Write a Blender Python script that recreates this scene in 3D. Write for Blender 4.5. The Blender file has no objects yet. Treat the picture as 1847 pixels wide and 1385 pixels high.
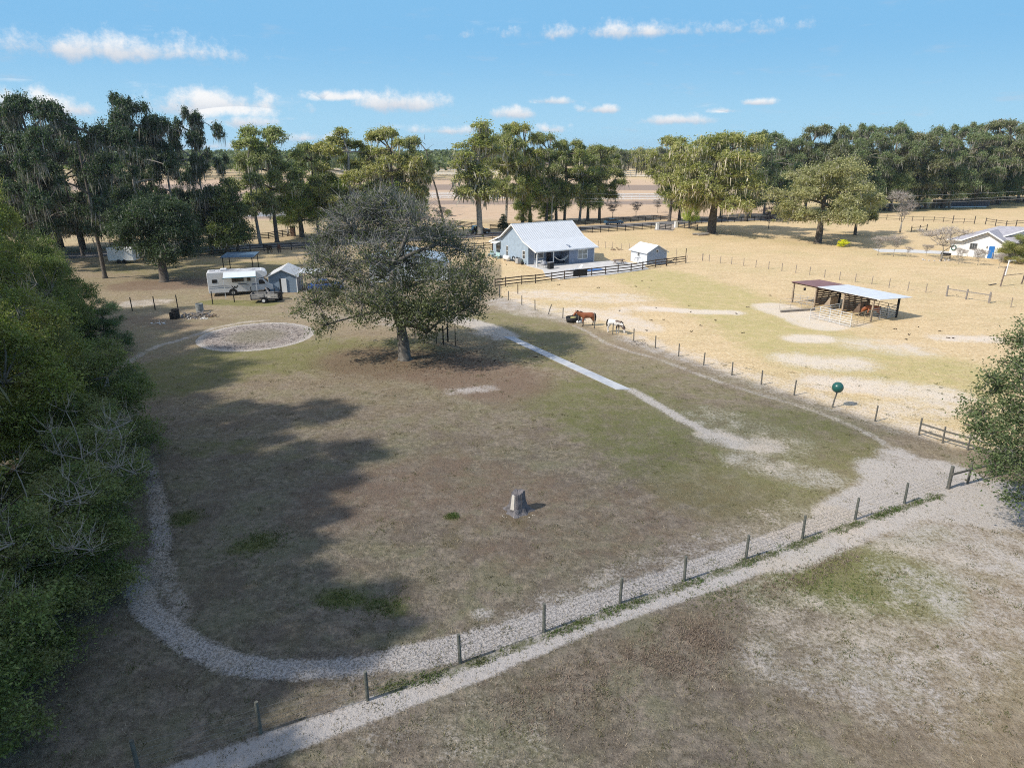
EXPO=0.85; SUNP=2.9; SKYS=0.15; DENO=False; HAZE=.0001
import bpy, math, random
import numpy as np
from mathutils import Vector, Matrix, noise as mnoise
random.seed(7)
rad=math.radians
F=1230.0; PITCH=math.atan(424/1230.0); CP,SP=math.cos(PITCH),math.sin(PITCH); CAMH=18.0
def G(px,py,z=0.0):
    v=(py-692.5)/F; zc=(CAMH-z)/(SP+v*CP)
    return ((px-923.5)/F*zc, zc*(CP-v*SP))
def HT(pb,pt):
    Y=G(923.5,pb)[1]; v=(pt-692.5)/F
    return CAMH-(Y*SP+v*Y*CP)/(CP-v*SP)
def WD(pb,w):   # metres spanned by w pixels at ground row pb
    return G(923.5+w,pb)[0]
S=bpy.context.scene; COL=S.collection
W=bpy.data.worlds.new("World"); S.world=W; W.use_nodes=True
# ---------- camera
cam=bpy.data.cameras.new("camera"); cam.sensor_width=36; cam.lens=36*F/1847; cam.clip_end=9000; cam.clip_start=0.5
co=bpy.data.objects.new("camera",cam); COL.objects.link(co)
co.location=(0,0,CAMH); co.rotation_euler=(math.pi/2-PITCH,0,0); S.camera=co
S.view_settings.view_transform='Standard'; S.view_settings.look='None'; S.view_settings.exposure=EXPO; S.view_settings.gamma=1; S.cycles.use_denoising=DENO; S.cycles.filter_width=1.05
# ---------- sun
SUNAZ=rad(27); SUNEL=rad(42)
sd=Vector((-math.cos(SUNAZ)*math.cos(SUNEL),-math.sin(SUNAZ)*math.cos(SUNEL),math.sin(SUNEL)))
L=bpy.data.lights.new("sun",'SUN'); L.energy=SUNP; L.angle=rad(1.2); L.color=(1,0.93,0.82)
lo=bpy.data.objects.new("sun",L); COL.objects.link(lo); lo.rotation_euler=sd.to_track_quat('Z','Y').to_euler(); lo.location=(-30,-20,60)
# ---------- objects
def tag(o,label=None,cat=None,group=None,kind=None):
    if label: o['label']=label
    if cat: o['category']=cat
    if group: o['group']=group
    if kind: o['kind']=kind
    return o
def root(name,loc=(0,0,0),rz=0,label=None,cat=None,group=None):
    o=bpy.data.objects.new(name,None); COL.objects.link(o)
    if len(loc)==2: loc=(loc[0],loc[1],0)
    o.location=loc; o.rotation_euler=(0,0,rz); o.empty_display_size=.2
    return tag(o,label,cat,group)
def copytree(o,parent=None):
    c=o.copy(); COL.objects.link(c)
    if parent: c.parent=parent
    for ch in list(o.children): copytree(ch,c)
    return c
class MB:
    def __init__(s): s.v=[]; s.f=[]
    def add(s,vs,fs):
        n=len(s.v); s.v+= [tuple(p) for p in vs]; s.f+=[tuple(i+n for i in f) for f in fs]; return s
    def box(s,x0,x1,y0,y1,z0,z1):
        return s.add([(x0,y0,z0),(x1,y0,z0),(x1,y1,z0),(x0,y1,z0),(x0,y0,z1),(x1,y0,z1),(x1,y1,z1),(x0,y1,z1)],
          [(0,3,2,1),(4,5,6,7),(0,1,5,4),(1,2,6,5),(2,3,7,6),(3,0,4,7)])
    def beam(s,a,b,w,h=None):
        h=h or w; a=Vector(a); b=Vector(b); d=(b-a); 
        if d.length<1e-6: return s
        d.normalize(); up=Vector((0,0,1)) if abs(d.z)<.95 else Vector((1,0,0))
        u=d.cross(up).normalized(); n=u.cross(d).normalized(); vs=[]
        for p in (a,b):
            for (i,j) in ((-1,-1),(1,-1),(1,1),(-1,1)): vs.append(p+u*i*w/2+n*j*h/2)
        return s.add(vs,[(0,1,2,3),(7,6,5,4),(0,4,5,1),(1,5,6,2),(2,6,7,3),(3,7,4,0)])
    def tube(s,pts,rs,n=8,cap=True):
        pts=[Vector(p) for p in pts]; 
        if not hasattr(rs,'__len__'): rs=[rs]*len(pts)
        vs=[];fs=[]; u=None
        for i,p in enumerate(pts):
            d=(pts[min(i+1,len(pts)-1)]-pts[max(i-1,0)]).normalized()
            if u is None:
                up=Vector((0,0,1)) if abs(d.z)<.9 else Vector((1,0,0)); u=d.cross(up).normalized()
            else: u=(u-d*u.dot(d)).normalized()
            w=d.cross(u)
            for k in range(n):
                a=2*math.pi*k/n; vs.append(p+(u*math.cos(a)+w*math.sin(a))*rs[i])
        for i in range(len(pts)-1):
            for k in range(n):
                k2=(k+1)%n; fs.append((i*n+k,i*n+k2,(i+1)*n+k2,(i+1)*n+k))
        if cap: fs.append(tuple(range(n-1,-1,-1))); fs.append(tuple((len(pts)-1)*n+k for k in range(n)))
        return s.add(vs,fs)
    def lathe(s,prof,n=16,c=(0,0,0)):
        vs=[];fs=[]
        for r,z in prof:
            for k in range(n): a=2*math.pi*k/n; vs.append((c[0]+max(r,1e-3)*math.cos(a),c[1]+max(r,1e-3)*math.sin(a),c[2]+z))
        for i in range(len(prof)-1):
            for k in range(n): fs.append((i*n+k,i*n+(k+1)%n,(i+1)*n+(k+1)%n,(i+1)*n+k))
        fs.append(tuple(range(n-1,-1,-1))); fs.append(tuple((len(prof)-1)*n+k for k in range(n)))
        return s.add(vs,fs)
    def prism(s,poly,axis,a0,a1):   # poly of 2D points extruded along axis
        def P(p,a): return {'x':(a,p[0],p[1]),'y':(p[0],a,p[1]),'z':(p[0],p[1],a)}[axis]
        n=len(poly); vs=[P(p,a0) for p in poly]+[P(p,a1) for p in poly]
        fs=[tuple(range(n)),tuple(range(2*n-1,n-1,-1))]+[(i,i+n,(i+1)%n+n,(i+1)%n) for i in range(n)]
        return s.add(vs,fs)
    def ball(s,c,r,sz=(1,1,1),n=12):
        pr=[]
        vs=[];fs=[]
        m=n//2+1
        for i in range(m):
            t=math.pi*i/(m-1)
            for k in range(n):
                a=2*math.pi*k/n; vs.append((c[0]+r*sz[0]*math.sin(t)*math.cos(a),c[1]+r*sz[1]*math.sin(t)*math.sin(a),c[2]+r*sz[2]*math.cos(t)))
        for i in range(m-1):
            for k in range(n): fs.append((i*n+k,(i+1)*n+k,(i+1)*n+(k+1)%n,i*n+(k+1)%n))
        return s.add(vs,fs)
    def build(s,name,mat,parent=None,smooth=False,bevel=0,label=None):
        me=bpy.data.meshes.new(name); me.from_pydata(s.v,[],s.f); 
        if smooth: me.polygons.foreach_set('use_smooth',[True]*len(me.polygons))
        me.materials.append(mat); o=bpy.data.objects.new(name,me); COL.objects.link(o)
        if parent: o.parent=parent
        if bevel:
            b=o.modifiers.new('bevel','BEVEL'); b.width=bevel; b.segments=2; b.limit_method='ANGLE'
        if label: o['label']=label
        return o
def npmesh(name,V,Q,mat,parent=None,tri=False):
    me=bpy.data.meshes.new(name); V=np.asarray(V,np.float32); Q=np.asarray(Q,np.int32); k=Q.shape[1]
    me.vertices.add(len(V)); me.vertices.foreach_set('co',V.ravel())
    me.loops.add(Q.size); me.loops.foreach_set('vertex_index',Q.ravel())
    me.polygons.add(len(Q)); me.polygons.foreach_set('loop_start',np.arange(0,Q.size,k,dtype=np.int32))
    try: me.polygons.foreach_set('loop_total',np.full(len(Q),k,np.int32))
    except Exception: pass
    me.update(calc_edges=True); me.materials.append(mat)
    o=bpy.data.objects.new(name,me); COL.objects.link(o)
    if parent: o.parent=parent
    return o
# ---------- materials
class NT:
    def __init__(s,t): s.t=t; t.nodes.clear()
    def n(s,ty,**k):
        nd=s.t.nodes.new(ty)
        for a,b in k.items():
            if a.startswith('i_'):
                key=a[2:].replace('_',' '); nd.inputs[int(key) if key.isdigit() else key].default_value=b
            else: setattr(nd,a,b)
        return nd
    def l(s,a,b): s.t.links.new(a,b)
    def math(s,op,a,b=None,c=None,clamp=False):
        nd=s.n('ShaderNodeMath',operation=op,use_clamp=clamp)
        for i,x in enumerate((a,b,c)):
            if x is None: continue
            if hasattr(x,'is_output'): s.l(x,nd.inputs[i])
            else: nd.inputs[i].default_value=x
        return nd.outputs[0]
    def mix(s,f,a,b,mode='MIX'):
        nd=s.n('ShaderNodeMix',data_type='RGBA',blend_type=mode)
        for key,x in ((0,f),(6,a),(7,b)):
            if hasattr(x,'is_output'): s.l(x,nd.inputs[key])
            elif key==0: nd.inputs[0].default_value=x
            else: nd.inputs[key].default_value=(*x,1) if len(x)==3 else x
        return nd.outputs[2]
    def noise(s,vec,scale,detail=3,rough=.55):
        nd=s.n('ShaderNodeTexNoise'); nd.inputs['Scale'].default_value=scale; nd.inputs['Detail'].default_value=detail; nd.inputs['Roughness'].default_value=rough
        if vec is not None: s.l(vec,nd.inputs['Vector'])
        return nd.outputs['Fac']
    def ss(s,x,a,b):
        nd=s.n('ShaderNodeMapRange',interpolation_type='SMOOTHSTEP'); s.l(x,nd.inputs[0]); nd.inputs[1].default_value=a; nd.inputs[2].default_value=b; return nd.outputs[0]
    def out(s,sh): o=s.n('ShaderNodeOutputMaterial'); s.l(sh,o.inputs[0])
MATS={}
def mat(name,col,rough=.7,var=.18,scale=3,metal=0,spec=.3,col2=None,bump=0.0,stripe=None,emit=None):
    if name in MATS: return MATS[name]
    m=bpy.data.materials.new(name); m.use_nodes=True; t=NT(m.node_tree)
    tc=t.n('ShaderNodeTexCoord').outputs['Object']
    f=t.noise(tc,scale,5); f2=t.noise(tc,scale*7,3)
    d=col2 or tuple(c*(1-var*1.8) for c in col); 
    c=t.mix(t.ss(f,.3,.7),col,d)
    c=t.mix(t.math('MULTIPLY',f2,var*1.2,clamp=True),c,tuple(x*.5 for x in col))
    b=t.n('ShaderNodeBsdfPrincipled'); b.inputs['Roughness'].default_value=rough; b.inputs['Metallic'].default_value=metal; b.inputs['Specular IOR Level'].default_value=spec
    h=None
    if stripe:   # (axis,period,depth,duty)
        sx=t.n('ShaderNodeSeparateXYZ'); t.l(tc,sx.inputs[0]); ax=sx.outputs['XYZ'.index(stripe[0])]
        fr=t.math('FRACT',t.math('DIVIDE',ax,stripe[1])); line=t.math('LESS_THAN',fr,stripe[3])
        c=t.mix(t.math('MULTIPLY',line,stripe[2]),c,tuple(x*.35 for x in col)); h=t.math('SUBTRACT',1.0,line)
    t.l(c,b.inputs['Base Color'])
    if bump or h is not None:
        bp=t.n('ShaderNodeBump'); bp.inputs['Distance'].default_value=.02 if h is not None else bump; bp.inputs['Strength'].default_value=.6
        t.l(h if h is not None else f2,bp.inputs['Height']); t.l(bp.outputs[0],b.inputs['Normal'])
    t.out(b.outputs[0]); MATS[name]=m; return m
def leafmat(name,c1,c2,c3=None,trans=.4,rough=.55):
    if name in MATS: return MATS[name]
    m=bpy.data.materials.new(name); m.use_nodes=True; t=NT(m.node_tree)
    g=t.n('ShaderNodeNewGeometry'); tc=t.n('ShaderNodeTexCoord').outputs['Object']; oi=t.n('ShaderNodeObjectInfo')
    r=g.outputs['Random Per Island']; n=t.ss(t.noise(tc,.45,3),.35,.65)
    c=t.mix(r,c1,c2); 
    if c3: c=t.mix(t.math('MULTIPLY',n,.7),c,c3)
    c=t.mix(1.0,c,oi.outputs['Color'],'MULTIPLY')
    b=t.n('ShaderNodeBsdfPrincipled'); b.inputs['Roughness'].default_value=rough; b.inputs['Specular IOR Level'].default_value=.35; t.l(c,b.inputs['Base Color'])
    tr=t.n('ShaderNodeBsdfTranslucent'); t.l(t.mix(1.0,c,(1.0,1.15,.6),'MULTIPLY'),tr.inputs[0])
    mx=t.n('ShaderNodeMixShader'); mx.inputs[0].default_value=trans; t.l(b.outputs[0],mx.inputs[1]); t.l(tr.outputs[0],mx.inputs[2])
    t.out(mx.outputs[0]); MATS[name]=m; return m
M_bark=mat('bark',(.17,.145,.12),.9,.35,2.5,col2=(.085,.07,.06),bump=.05)
M_barkpale=mat('bark_pale',(.34,.31,.27),.9,.25,3,bump=.03)
M_twig=leafmat('twig_bark',(.11,.10,.09),(.23,.21,.195),trans=0,rough=.9)
M_twigpale=leafmat('twig_pale',(.30,.26,.23),(.46,.41,.37),trans=0,rough=.9)
M_moss=leafmat('spanish_moss',(.21,.195,.16),(.48,.45,.38),trans=.25,rough=.95)
M_leaf=leafmat('oak_leaf',(.10,.13,.045),(.34,.375,.15),(.44,.43,.25))
M_leafd=leafmat('leaf_dark',(.028,.052,.024),(.11,.148,.065),(.11,.13,.07))
M_leafw=leafmat('leaf_wood',(.06,.095,.028),(.24,.31,.09),(.25,.25,.11))
M_leafp=leafmat('leaf_pale',(.17,.17,.075),(.36,.34,.17),(.27,.27,.11))
M_post=mat('post_wood',(.16,.145,.125),.85,.25,6,col2=(.10,.10,.09),bump=.01)
M_board=mat('fence_board_brown',(.115,.085,.065),.85,.25,4,bump=.01)
M_black=mat('fence_board_black',(.022,.022,.023),.7,.2,4)
M_wire=mat('wire',(.28,.27,.26),.5,.1,9,metal=.6)
M_white=mat('white_paint',(.78,.78,.77),.5,.06,2)
M_metalroof=mat('white_metal_roof',(.66,.68,.71),.35,.05,1.2,spec=.5,stripe=('X',.42,.6,.2))
M_siding=mat('blue_grey_siding',(.36,.45,.55),.6,.10,1.5,stripe=('Z',.18,.3,.1))
M_sidingshade=mat('siding_shaded',(.24,.28,.36),.6,.08,1.5,stripe=('Z',.18,.3,.1))  # same siding darkened: the shade on the front wall is put into the colour
M_glass=mat('window_glass',(.05,.06,.07),.08,.1,1,spec=.8)
M_conc=mat('concrete',(.62,.61,.60),.8,.07,.6)
M_rubber=mat('rubber',(.02,.02,.021),.7,.2,6)
M_steel=mat('pipe_steel',(.55,.55,.55),.45,.1,5,metal=.3)
M_rust=mat('dark_iron',(.10,.085,.075),.7,.3,6)
# ---------- sky
def build_sky():
    t=NT(W.node_tree)
    sk=t.n('ShaderNodeTexSky',sky_type='NISHITA'); sk.sun_disc=False; sk.sun_elevation=SUNEL; sk.sun_rotation=math.atan2(sd.x,sd.y)
    sk.altitude=20; sk.air_density=1.0; sk.dust_density=.35; sk.ozone_density=2.2
    hs=t.n('ShaderNodeHueSaturation'); hs.inputs['Hue'].default_value=.5; hs.inputs['Saturation'].default_value=.85; hs.inputs['Value'].default_value=1.0; t.l(sk.outputs[0],hs.inputs['Color'])
    tc=t.n('ShaderNodeTexCoord').outputs['Generated']; sx=t.n('ShaderNodeSeparateXYZ'); t.l(tc,sx.inputs[0])
    az=t.math('ARCTAN2',sx.outputs[0],sx.outputs[1]); el=t.math('ARCSINE',sx.outputs[2])
    cb=t.n('ShaderNodeCombineXYZ'); t.l(az,cb.inputs[0]); t.l(el,cb.inputs[1])
    nz=t.noise(cb.outputs[0],26,8,.66)
    mp=t.n('ShaderNodeMapping'); mp.inputs['Scale'].default_value=(14,60,1); t.l(cb.outputs[0],mp.inputs['Vector'])
    nz2=t.noise(mp.outputs[0],1.0,5,.6)
    best=None; low=None
    for (px,py,wx,wy,k) in CLOUDS:
        d=Vector(((px-923.5)/F, CP-(py-692.5)/F*SP, -SP-(py-692.5)/F*CP)).normalized()
        a0=math.atan2(d.x,d.y); e0=math.asin(d.z)
        dx=t.math('MULTIPLY',t.math('SUBTRACT',az,a0),F/wx); dy=t.math('MULTIPLY',t.math('SUBTRACT',el,e0),F/wy)
        # flat base: the lower half falls off faster
        dyb=t.math('MAXIMUM',dy,t.math('MULTIPLY',dy,-1.9))
        r=t.math('SQRT',t.math('ADD',t.math('MULTIPLY',dx,dx),t.math('MULTIPLY',dyb,dyb)))
        m=t.math('MULTIPLY',t.math('SUBTRACT',1.0,r),k)
        best=m if best is None else t.math('MAXIMUM',best,m)
        sh=t.math('MULTIPLY',t.math('GREATER_THAN',m,-.3),t.math('ADD',dy,.6)); low=sh if low is None else t.math('MAXIMUM',low,sh)
    x=t.math('ADD',best,t.math('MULTIPLY',t.math('SUBTRACT',nz,.5),2.6))
    mask=t.math('MULTIPLY',t.ss(x,.05,.95),.93)
    # thin streaks low in the sky
    wisp=t.math('MULTIPLY',t.ss(nz2,.56,.78),t.ss(el,.30,.02)); wisp=t.math('MULTIPLY',wisp,.32)
    mask=t.math('MAXIMUM',mask,wisp)
    fill_clouds=t.math('MULTIPLY',t.ss(t.noise(tc,2.6,6,.6),.34,.54),t.ss(el,.50,.72)); mask=t.math('MAXIMUM',mask,fill_clouds)  # clouds overhead out of view, added as neutral fill for the shade
    ccol=t.mix(t.ss(t.math('ADD',low,t.math('MULTIPLY',nz,.8)),.45,1.7),(.56,.61,.70),(1.0,.99,.98))
    skyc=hs.outputs[0]
    g1=t.mix(t.ss(el,.0,.15),(.225,.385,.50),(.13,.295,.47)); g1=t.mix(t.ss(el,.14,.5),g1,(.085,.22,.43))
    bg=t.n('ShaderNodeBackground'); t.l(skyc,bg.inputs[0]); bg.inputs[1].default_value=SKYS
    bgg=t.n('ShaderNodeBackground'); t.l(g1,bgg.inputs[0]); bgg.inputs[1].default_value=1.0
    mg=t.n('ShaderNodeMixShader'); t.l(t.ss(el,.35,.8),mg.inputs[0]); t.l(bgg.outputs[0],mg.inputs[1]); t.l(bg.outputs[0],mg.inputs[2])
    bc=t.n('ShaderNodeBackground'); t.l(ccol,bc.inputs[0]); bc.inputs[1].default_value=.56
    ms=t.n('ShaderNodeMixShader'); t.l(mask,ms.inputs[0]); t.l(mg.outputs[0],ms.inputs[1]); t.l(bc.outputs[0],ms.inputs[2])
    o=t.n('ShaderNodeOutputWorld'); t.l(ms.outputs[0],o.inputs[0])
CLOUDS=[(390,196,135,36,1.15),(440,222,70,18,.9),(610,176,70,14,1),(715,190,95,28,1.2),(925,207,52,18,1.1),(990,184,42,12,1),(1090,199,50,12,1),
 (1220,218,80,14,1),(1305,201,38,9,.9),(1365,186,36,8,.9),(30,190,120,26,1),(140,200,60,22,.9),(800,237,85,13,.8),(1000,235,48,14,.8),(300,235,70,14,.7),(560,250,60,12,.7),(380,265,90,10,.6),(210,95,230,30,.9),(1150,60,260,20,.8)]
build_sky()
# ---------- ground
def seg_d(X,Y,pts):
    P=[G(*p) for p in pts]; best=np.full(X.shape,1e9); 
    if len(P)==1: return np.hypot(X-P[0][0],Y-P[0][1])
    for (a,b) in zip(P[:-1],P[1:]):
        dx,dy=b[0]-a[0],b[1]-a[1]; L2=dx*dx+dy*dy+1e-9
        t=np.clip(((X-a[0])*dx+(Y-a[1])*dy)/L2,0,1); best=np.minimum(best,np.hypot(X-a[0]-t*dx,Y-a[1]-t*dy))
    return best
def smooth(x): x=np.clip(x,0,1); return x*x*(3-2*x)
FENCE_A=[(663,1262),(830,1195),(981,1139),(1118,1087),(1234,1047),(1345,1007),(1447,971),(1542,937),(1631,908),(1710,881)]
FENCE_B=[(901,536.5),(917,542),(941,550),(965,559),(988,567),(1015,574),(1043,583.5),(1072,592.6),(1105,603),(1143,615),(1182,628),(1224,643),(1269,659),(1320,677),(1373,694),(1432,713),(1500,735),(1578,760),(1657,785)]
SAND=[ # polyline px, half width m, softness m, strength
 ([(190,690),(212,746),(229,785),(262,830),(274,874),(287,918),(291,975),(285,1019),(275,1050)],.2,.5,.66),
 ([(240,1030),(262,1094),(300,1130),(353,1169),(419,1196),(485,1206),(560,1206),(640,1200),(720,1187)],.22,.45,.95),
 ([(720,1187),(785,1178),(850,1160),(940,1135),(1040,1100),(1130,1070),(1230,1038)],.38,.5,1),
 ([(290,1010),(310,1060),(330,1110)],.2,.5,.55),
 ([(1230,1038),(1330,1000),(1430,965),(1520,930)],.35,.5,1),([(1520,930),(1590,890),(1650,862),(1690,860)],.8,1.0,1),
 ([(1600,850),(1640,860),(1700,850)],.9,1.3,.95),([(1500,940),(1560,900),(1610,850),(1620,820)],.4,1.1,.8),
 ([(1640,850),(1615,815),(1590,795),(1540,770),(1480,745),(1420,725),(1360,708),(1300,690),(1240,668),(1180,645),(1140,635),(1090,618),(1060,598),(1035,587)],.10,.40,.58),
 ([(180,1450),(380,1380),(560,1318),(700,1268),(850,1212),(960,1165),(1060,1124),(1180,1084),(1290,1048),(1400,1008)],.30,.36,1),([(1400,1008),(1500,968),(1600,932),(1680,905),(1760,890)],.6,.8,1.0),
 ([(1700,900),(1780,900),(1860,920)],1.9,2.2,.85),([(1640,965),(1760,985),(1850,1010)],1.4,2.2,.62),([(1700,1060),(1850,1120)],1.6,2.4,.52),
 ([(1430,1110),(1560,1140),(1700,1160),(1600,1230)],.7,2.8,.50),([(1380,1190),(1500,1230)],.4,1.6,.46),([(700,1260),(900,1330)],1,2,.3),
 ([(1138,703),(1180,727),(1230,757),(1290,787)],.16,.5,.85),([(1290,787),(1340,800),(1385,803)],.3,1.6,.8),([(1350,830),(1420,850),(1480,862)],.7,1.5,.55),([(1290,760),(1400,800)],1.5,2.5,.4),
 ([(910,606),(880,592),(850,583),(820,575)],.9,1.0,.85),([(900,610),(860,600)],.4,1.0,.5),
 ([(820,706),(880,700)],.2,1.1,.62),([(872,1105)],.05,.6,.6),([(940,1130),(1010,1085)],.4,1.2,.45),([(1100,1060),(1300,985),(1440,930)],.6,1.8,.42),
 ([(225,659),(258,636),(288,623),(317,615),(352,605),(385,592),(434,582),(479,578)],.15,.5,.58),
 ([(920,545),(960,560),(1010,566),(1040,572)],1.6,2.6,.62),([(960,530),(1040,535),(1130,538)],1.6,2.8,.58),([(1040,560),(1110,572),(1160,590)],1.0,2.2,.66),([(1170,556),(1250,562),(1325,564)],.2,1.5,.95),
 ([(1120,560),(1160,556)],.8,1.5,.6),([(1143,612),(1224,638),(1320,670),(1432,705),(1560,745),(1720,790)],0.32,2.53,0.58),([(1440,611),(1478,611)],0.32,1.93,1.00),([(1550,620),(1600,626),(1640,630)],0.63,3.36,0.62),
 ([(1435,648),(1480,655),(1540,655)],0.50,2.69,0.80),([(1490,690),(1560,695),(1640,705),(1700,712)],0.50,2.79,0.80),([(1600,738),(1700,735)],0.41,2.71,0.60),([(1700,610),(1790,612)],0.23,1.85,0.80),
 ([(1400,555),(1440,568),(1480,585)],2.0,1.4,.8),([(1545,585),(1500,572)],1.0,1.4,.5),([(240,548),(280,545)],1.2,1.6,.6),([(700,575),(740,585)],1.5,2,.45),([(560,568),(640,575)],1,1.8,.4),
 ([(1300,420),(1500,425)],2,6,.22),([(700,400),(880,395),(1000,393)],4,9,.35)]
GREEN=[([(448,985),(470,975)],.1,1.2,.75),([(600,1078),(640,1080)],.1,.9,.8),([(680,1090),(710,1100)],.1,.9,.65),([(330,935)],.3,1,.7),([(815,931)],.15,.4,.8),([(360,812),(430,806)],.6,1.4,.5),([(935,935)],.5,1.0,.45),([(840,970)],.6,1.2,.4),
 ([(1500,1040),(1620,1050)],1.6,2.0,.8),([(1380,1075),(1450,1070)],.5,1,.55),([(1700,1010)],.8,1,.4),([(1560,1000),(1700,960)],.3,1,.6),
 ([(1080,720),(1200,780),(1320,850),(1420,790)],4,4,.6),([(1100,650),(1300,720),(1450,780)],2,3,.4),([(900,580),(980,600),(1000,640)],3,3,.55),([(1180,500),(1300,540),(1420,600),(1500,640),(1650,670)],4.5,5,.62),
 ([(300,680),(420,650),(560,640),(700,640)],3.5,4,.66),([(250,600),(350,585),(500,560)],3,3,.3),([(380,545),(480,548)],1.0,1,.8),([(250,480),(400,485),(560,478),(700,470)],5,5,.5),([(640,800),(760,740),(900,740)],4,5,.25),
 ([(1650,700),(1700,660)],2,3,.5),([(1550,375),(1700,370),(1850,368)],12,14,.55),([(880,500),(990,507)],.6,1.2,.4),([(1500,470),(1700,500)],4,8,.15)]
WEED=[([(690,1245),(830,1205),(900,1178),(981,1149),(1118,1097),(1180,1075),(1234,1055),(1345,1016),(1447,979),(1542,945),(1631,914),(1700,893)],.12,.3,.6)]
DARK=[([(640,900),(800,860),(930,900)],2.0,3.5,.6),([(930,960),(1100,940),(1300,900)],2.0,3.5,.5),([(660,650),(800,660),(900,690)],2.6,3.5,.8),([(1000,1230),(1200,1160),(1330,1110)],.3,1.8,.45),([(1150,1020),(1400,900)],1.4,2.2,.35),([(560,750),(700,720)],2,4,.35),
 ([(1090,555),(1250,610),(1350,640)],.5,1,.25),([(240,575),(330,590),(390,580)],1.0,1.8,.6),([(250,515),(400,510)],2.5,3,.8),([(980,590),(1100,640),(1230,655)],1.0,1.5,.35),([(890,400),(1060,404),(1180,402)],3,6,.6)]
def paint(X,Y,lst):
    out=np.zeros(X.shape)
    for pts,hw,sf,st in lst:
        sf=sf*1.45
        out=np.maximum(out,st*(1-smooth((seg_d(X,Y,pts)-hw)/sf)))
    return out
def build_ground():
    ys=[-60]; 
    while ys[-1]<3000:
        y=ys[-1]; ys.append(y+ (4 if y<10 else .17+max(0,y-20)*.0042 if y<160 else .17+.0042*140+(y-160)*.035))
    ys=np.array(ys); s=np.linspace(-1,1,520); s=np.sign(s)*np.abs(s); ex=np.array([1.08,1.25,1.6,2.4]); s=np.concatenate([-ex[::-1],s,ex])
    YY,SS=np.meshgrid(ys,s,indexing='ij'); XX=SS*(22+.80*np.maximum(YY,0))
    X=XX.ravel();Y=YY.ravel()
    Z=np.zeros_like(X)
    n,m=YY.shape; idx=np.arange(n*m).reshape(n,m)
    Q=np.stack([idx[:-1,:-1].ravel(),idx[:-1,1:].ravel(),idx[1:,1:].ravel(),idx[1:,:-1].ravel()],1)
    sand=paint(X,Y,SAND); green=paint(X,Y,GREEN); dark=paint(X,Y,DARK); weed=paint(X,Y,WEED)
    # paddock east of the dividing fence and everything far: dry straw turf
    P=[G(*p) for p in FENCE_B]; P=[(-200,200)]+[P[0]]+P[1:]+[G(1720,810),(60,30),(120,0)]
    px=np.array([p[0] for p in P[1:]]); py=np.array([p[1] for p in P[1:]])
    fy=np.interp(X,px,py,left=90,right=0); 
    straw=smooth((Y-fy+1.2)/3.0)
    straw=np.where((X<px[0]),smooth((Y-98)/25)*np.where(X<-15,.75,1)*.9,straw)
    near=smooth((48-Y)/14)*smooth((X-5)/15)*.25; mid=smooth((Y-30)/40)*.30
    straw=np.maximum(straw,np.maximum(mid,near))
    straw=np.where(Y<36,np.minimum(straw,.3),straw)
    dk=np.hypot(X+26.0,Y-67.2); pen=1-smooth((dk-5.5)/.35); ring=np.exp(-((dk-5.5)/.45)**2); penc=1-smooth((dk-1.6)/2.2)
    hoof=np.maximum(pen,paint(X,Y,[(SAND[1][0],.45,.4,1),(SAND[2][0],.45,.4,.9),(SAND[0][0],.4,.4,1),(SAND[4][0],.4,.4,.6),(SAND[5][0],.8,.5,.3)]))
    # far fields beyond the road: bands of bare track sand and mown straw, by distance
    pink=smooth((Y-182)/10)*(1-smooth((Y-420)/60)); 
    plow=np.zeros_like(X)
    for y0,y1,st in ((238,256,.9),(268,300,.55),(322,372,.9),(182,200,.25)):
        yy=Y+ (X*.02); plow=np.maximum(plow,st*smooth((yy-y0)/4)*(1-smooth((yy-y1)/5)))
    gx=smooth((-30-X)/25); plow=np.maximum(plow,gx*.8*smooth((Y-185)/8)*(1-smooth((Y-300)/20)))
    plow*=(X<75)+(X>=75)*np.clip(1-(X-75)/20,0,1); pink*=np.clip(1-(X-75)/20,0,1)
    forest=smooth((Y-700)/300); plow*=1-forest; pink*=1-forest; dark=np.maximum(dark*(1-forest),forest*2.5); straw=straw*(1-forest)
    o=npmesh('ground',np.stack([X,Y,Z],1),Q,ground_mat()); tag(o,kind='structure')
    me=o.data
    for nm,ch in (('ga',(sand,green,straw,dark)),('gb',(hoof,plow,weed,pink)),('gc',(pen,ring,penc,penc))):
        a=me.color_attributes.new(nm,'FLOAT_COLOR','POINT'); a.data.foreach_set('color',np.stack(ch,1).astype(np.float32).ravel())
    return o
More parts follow.
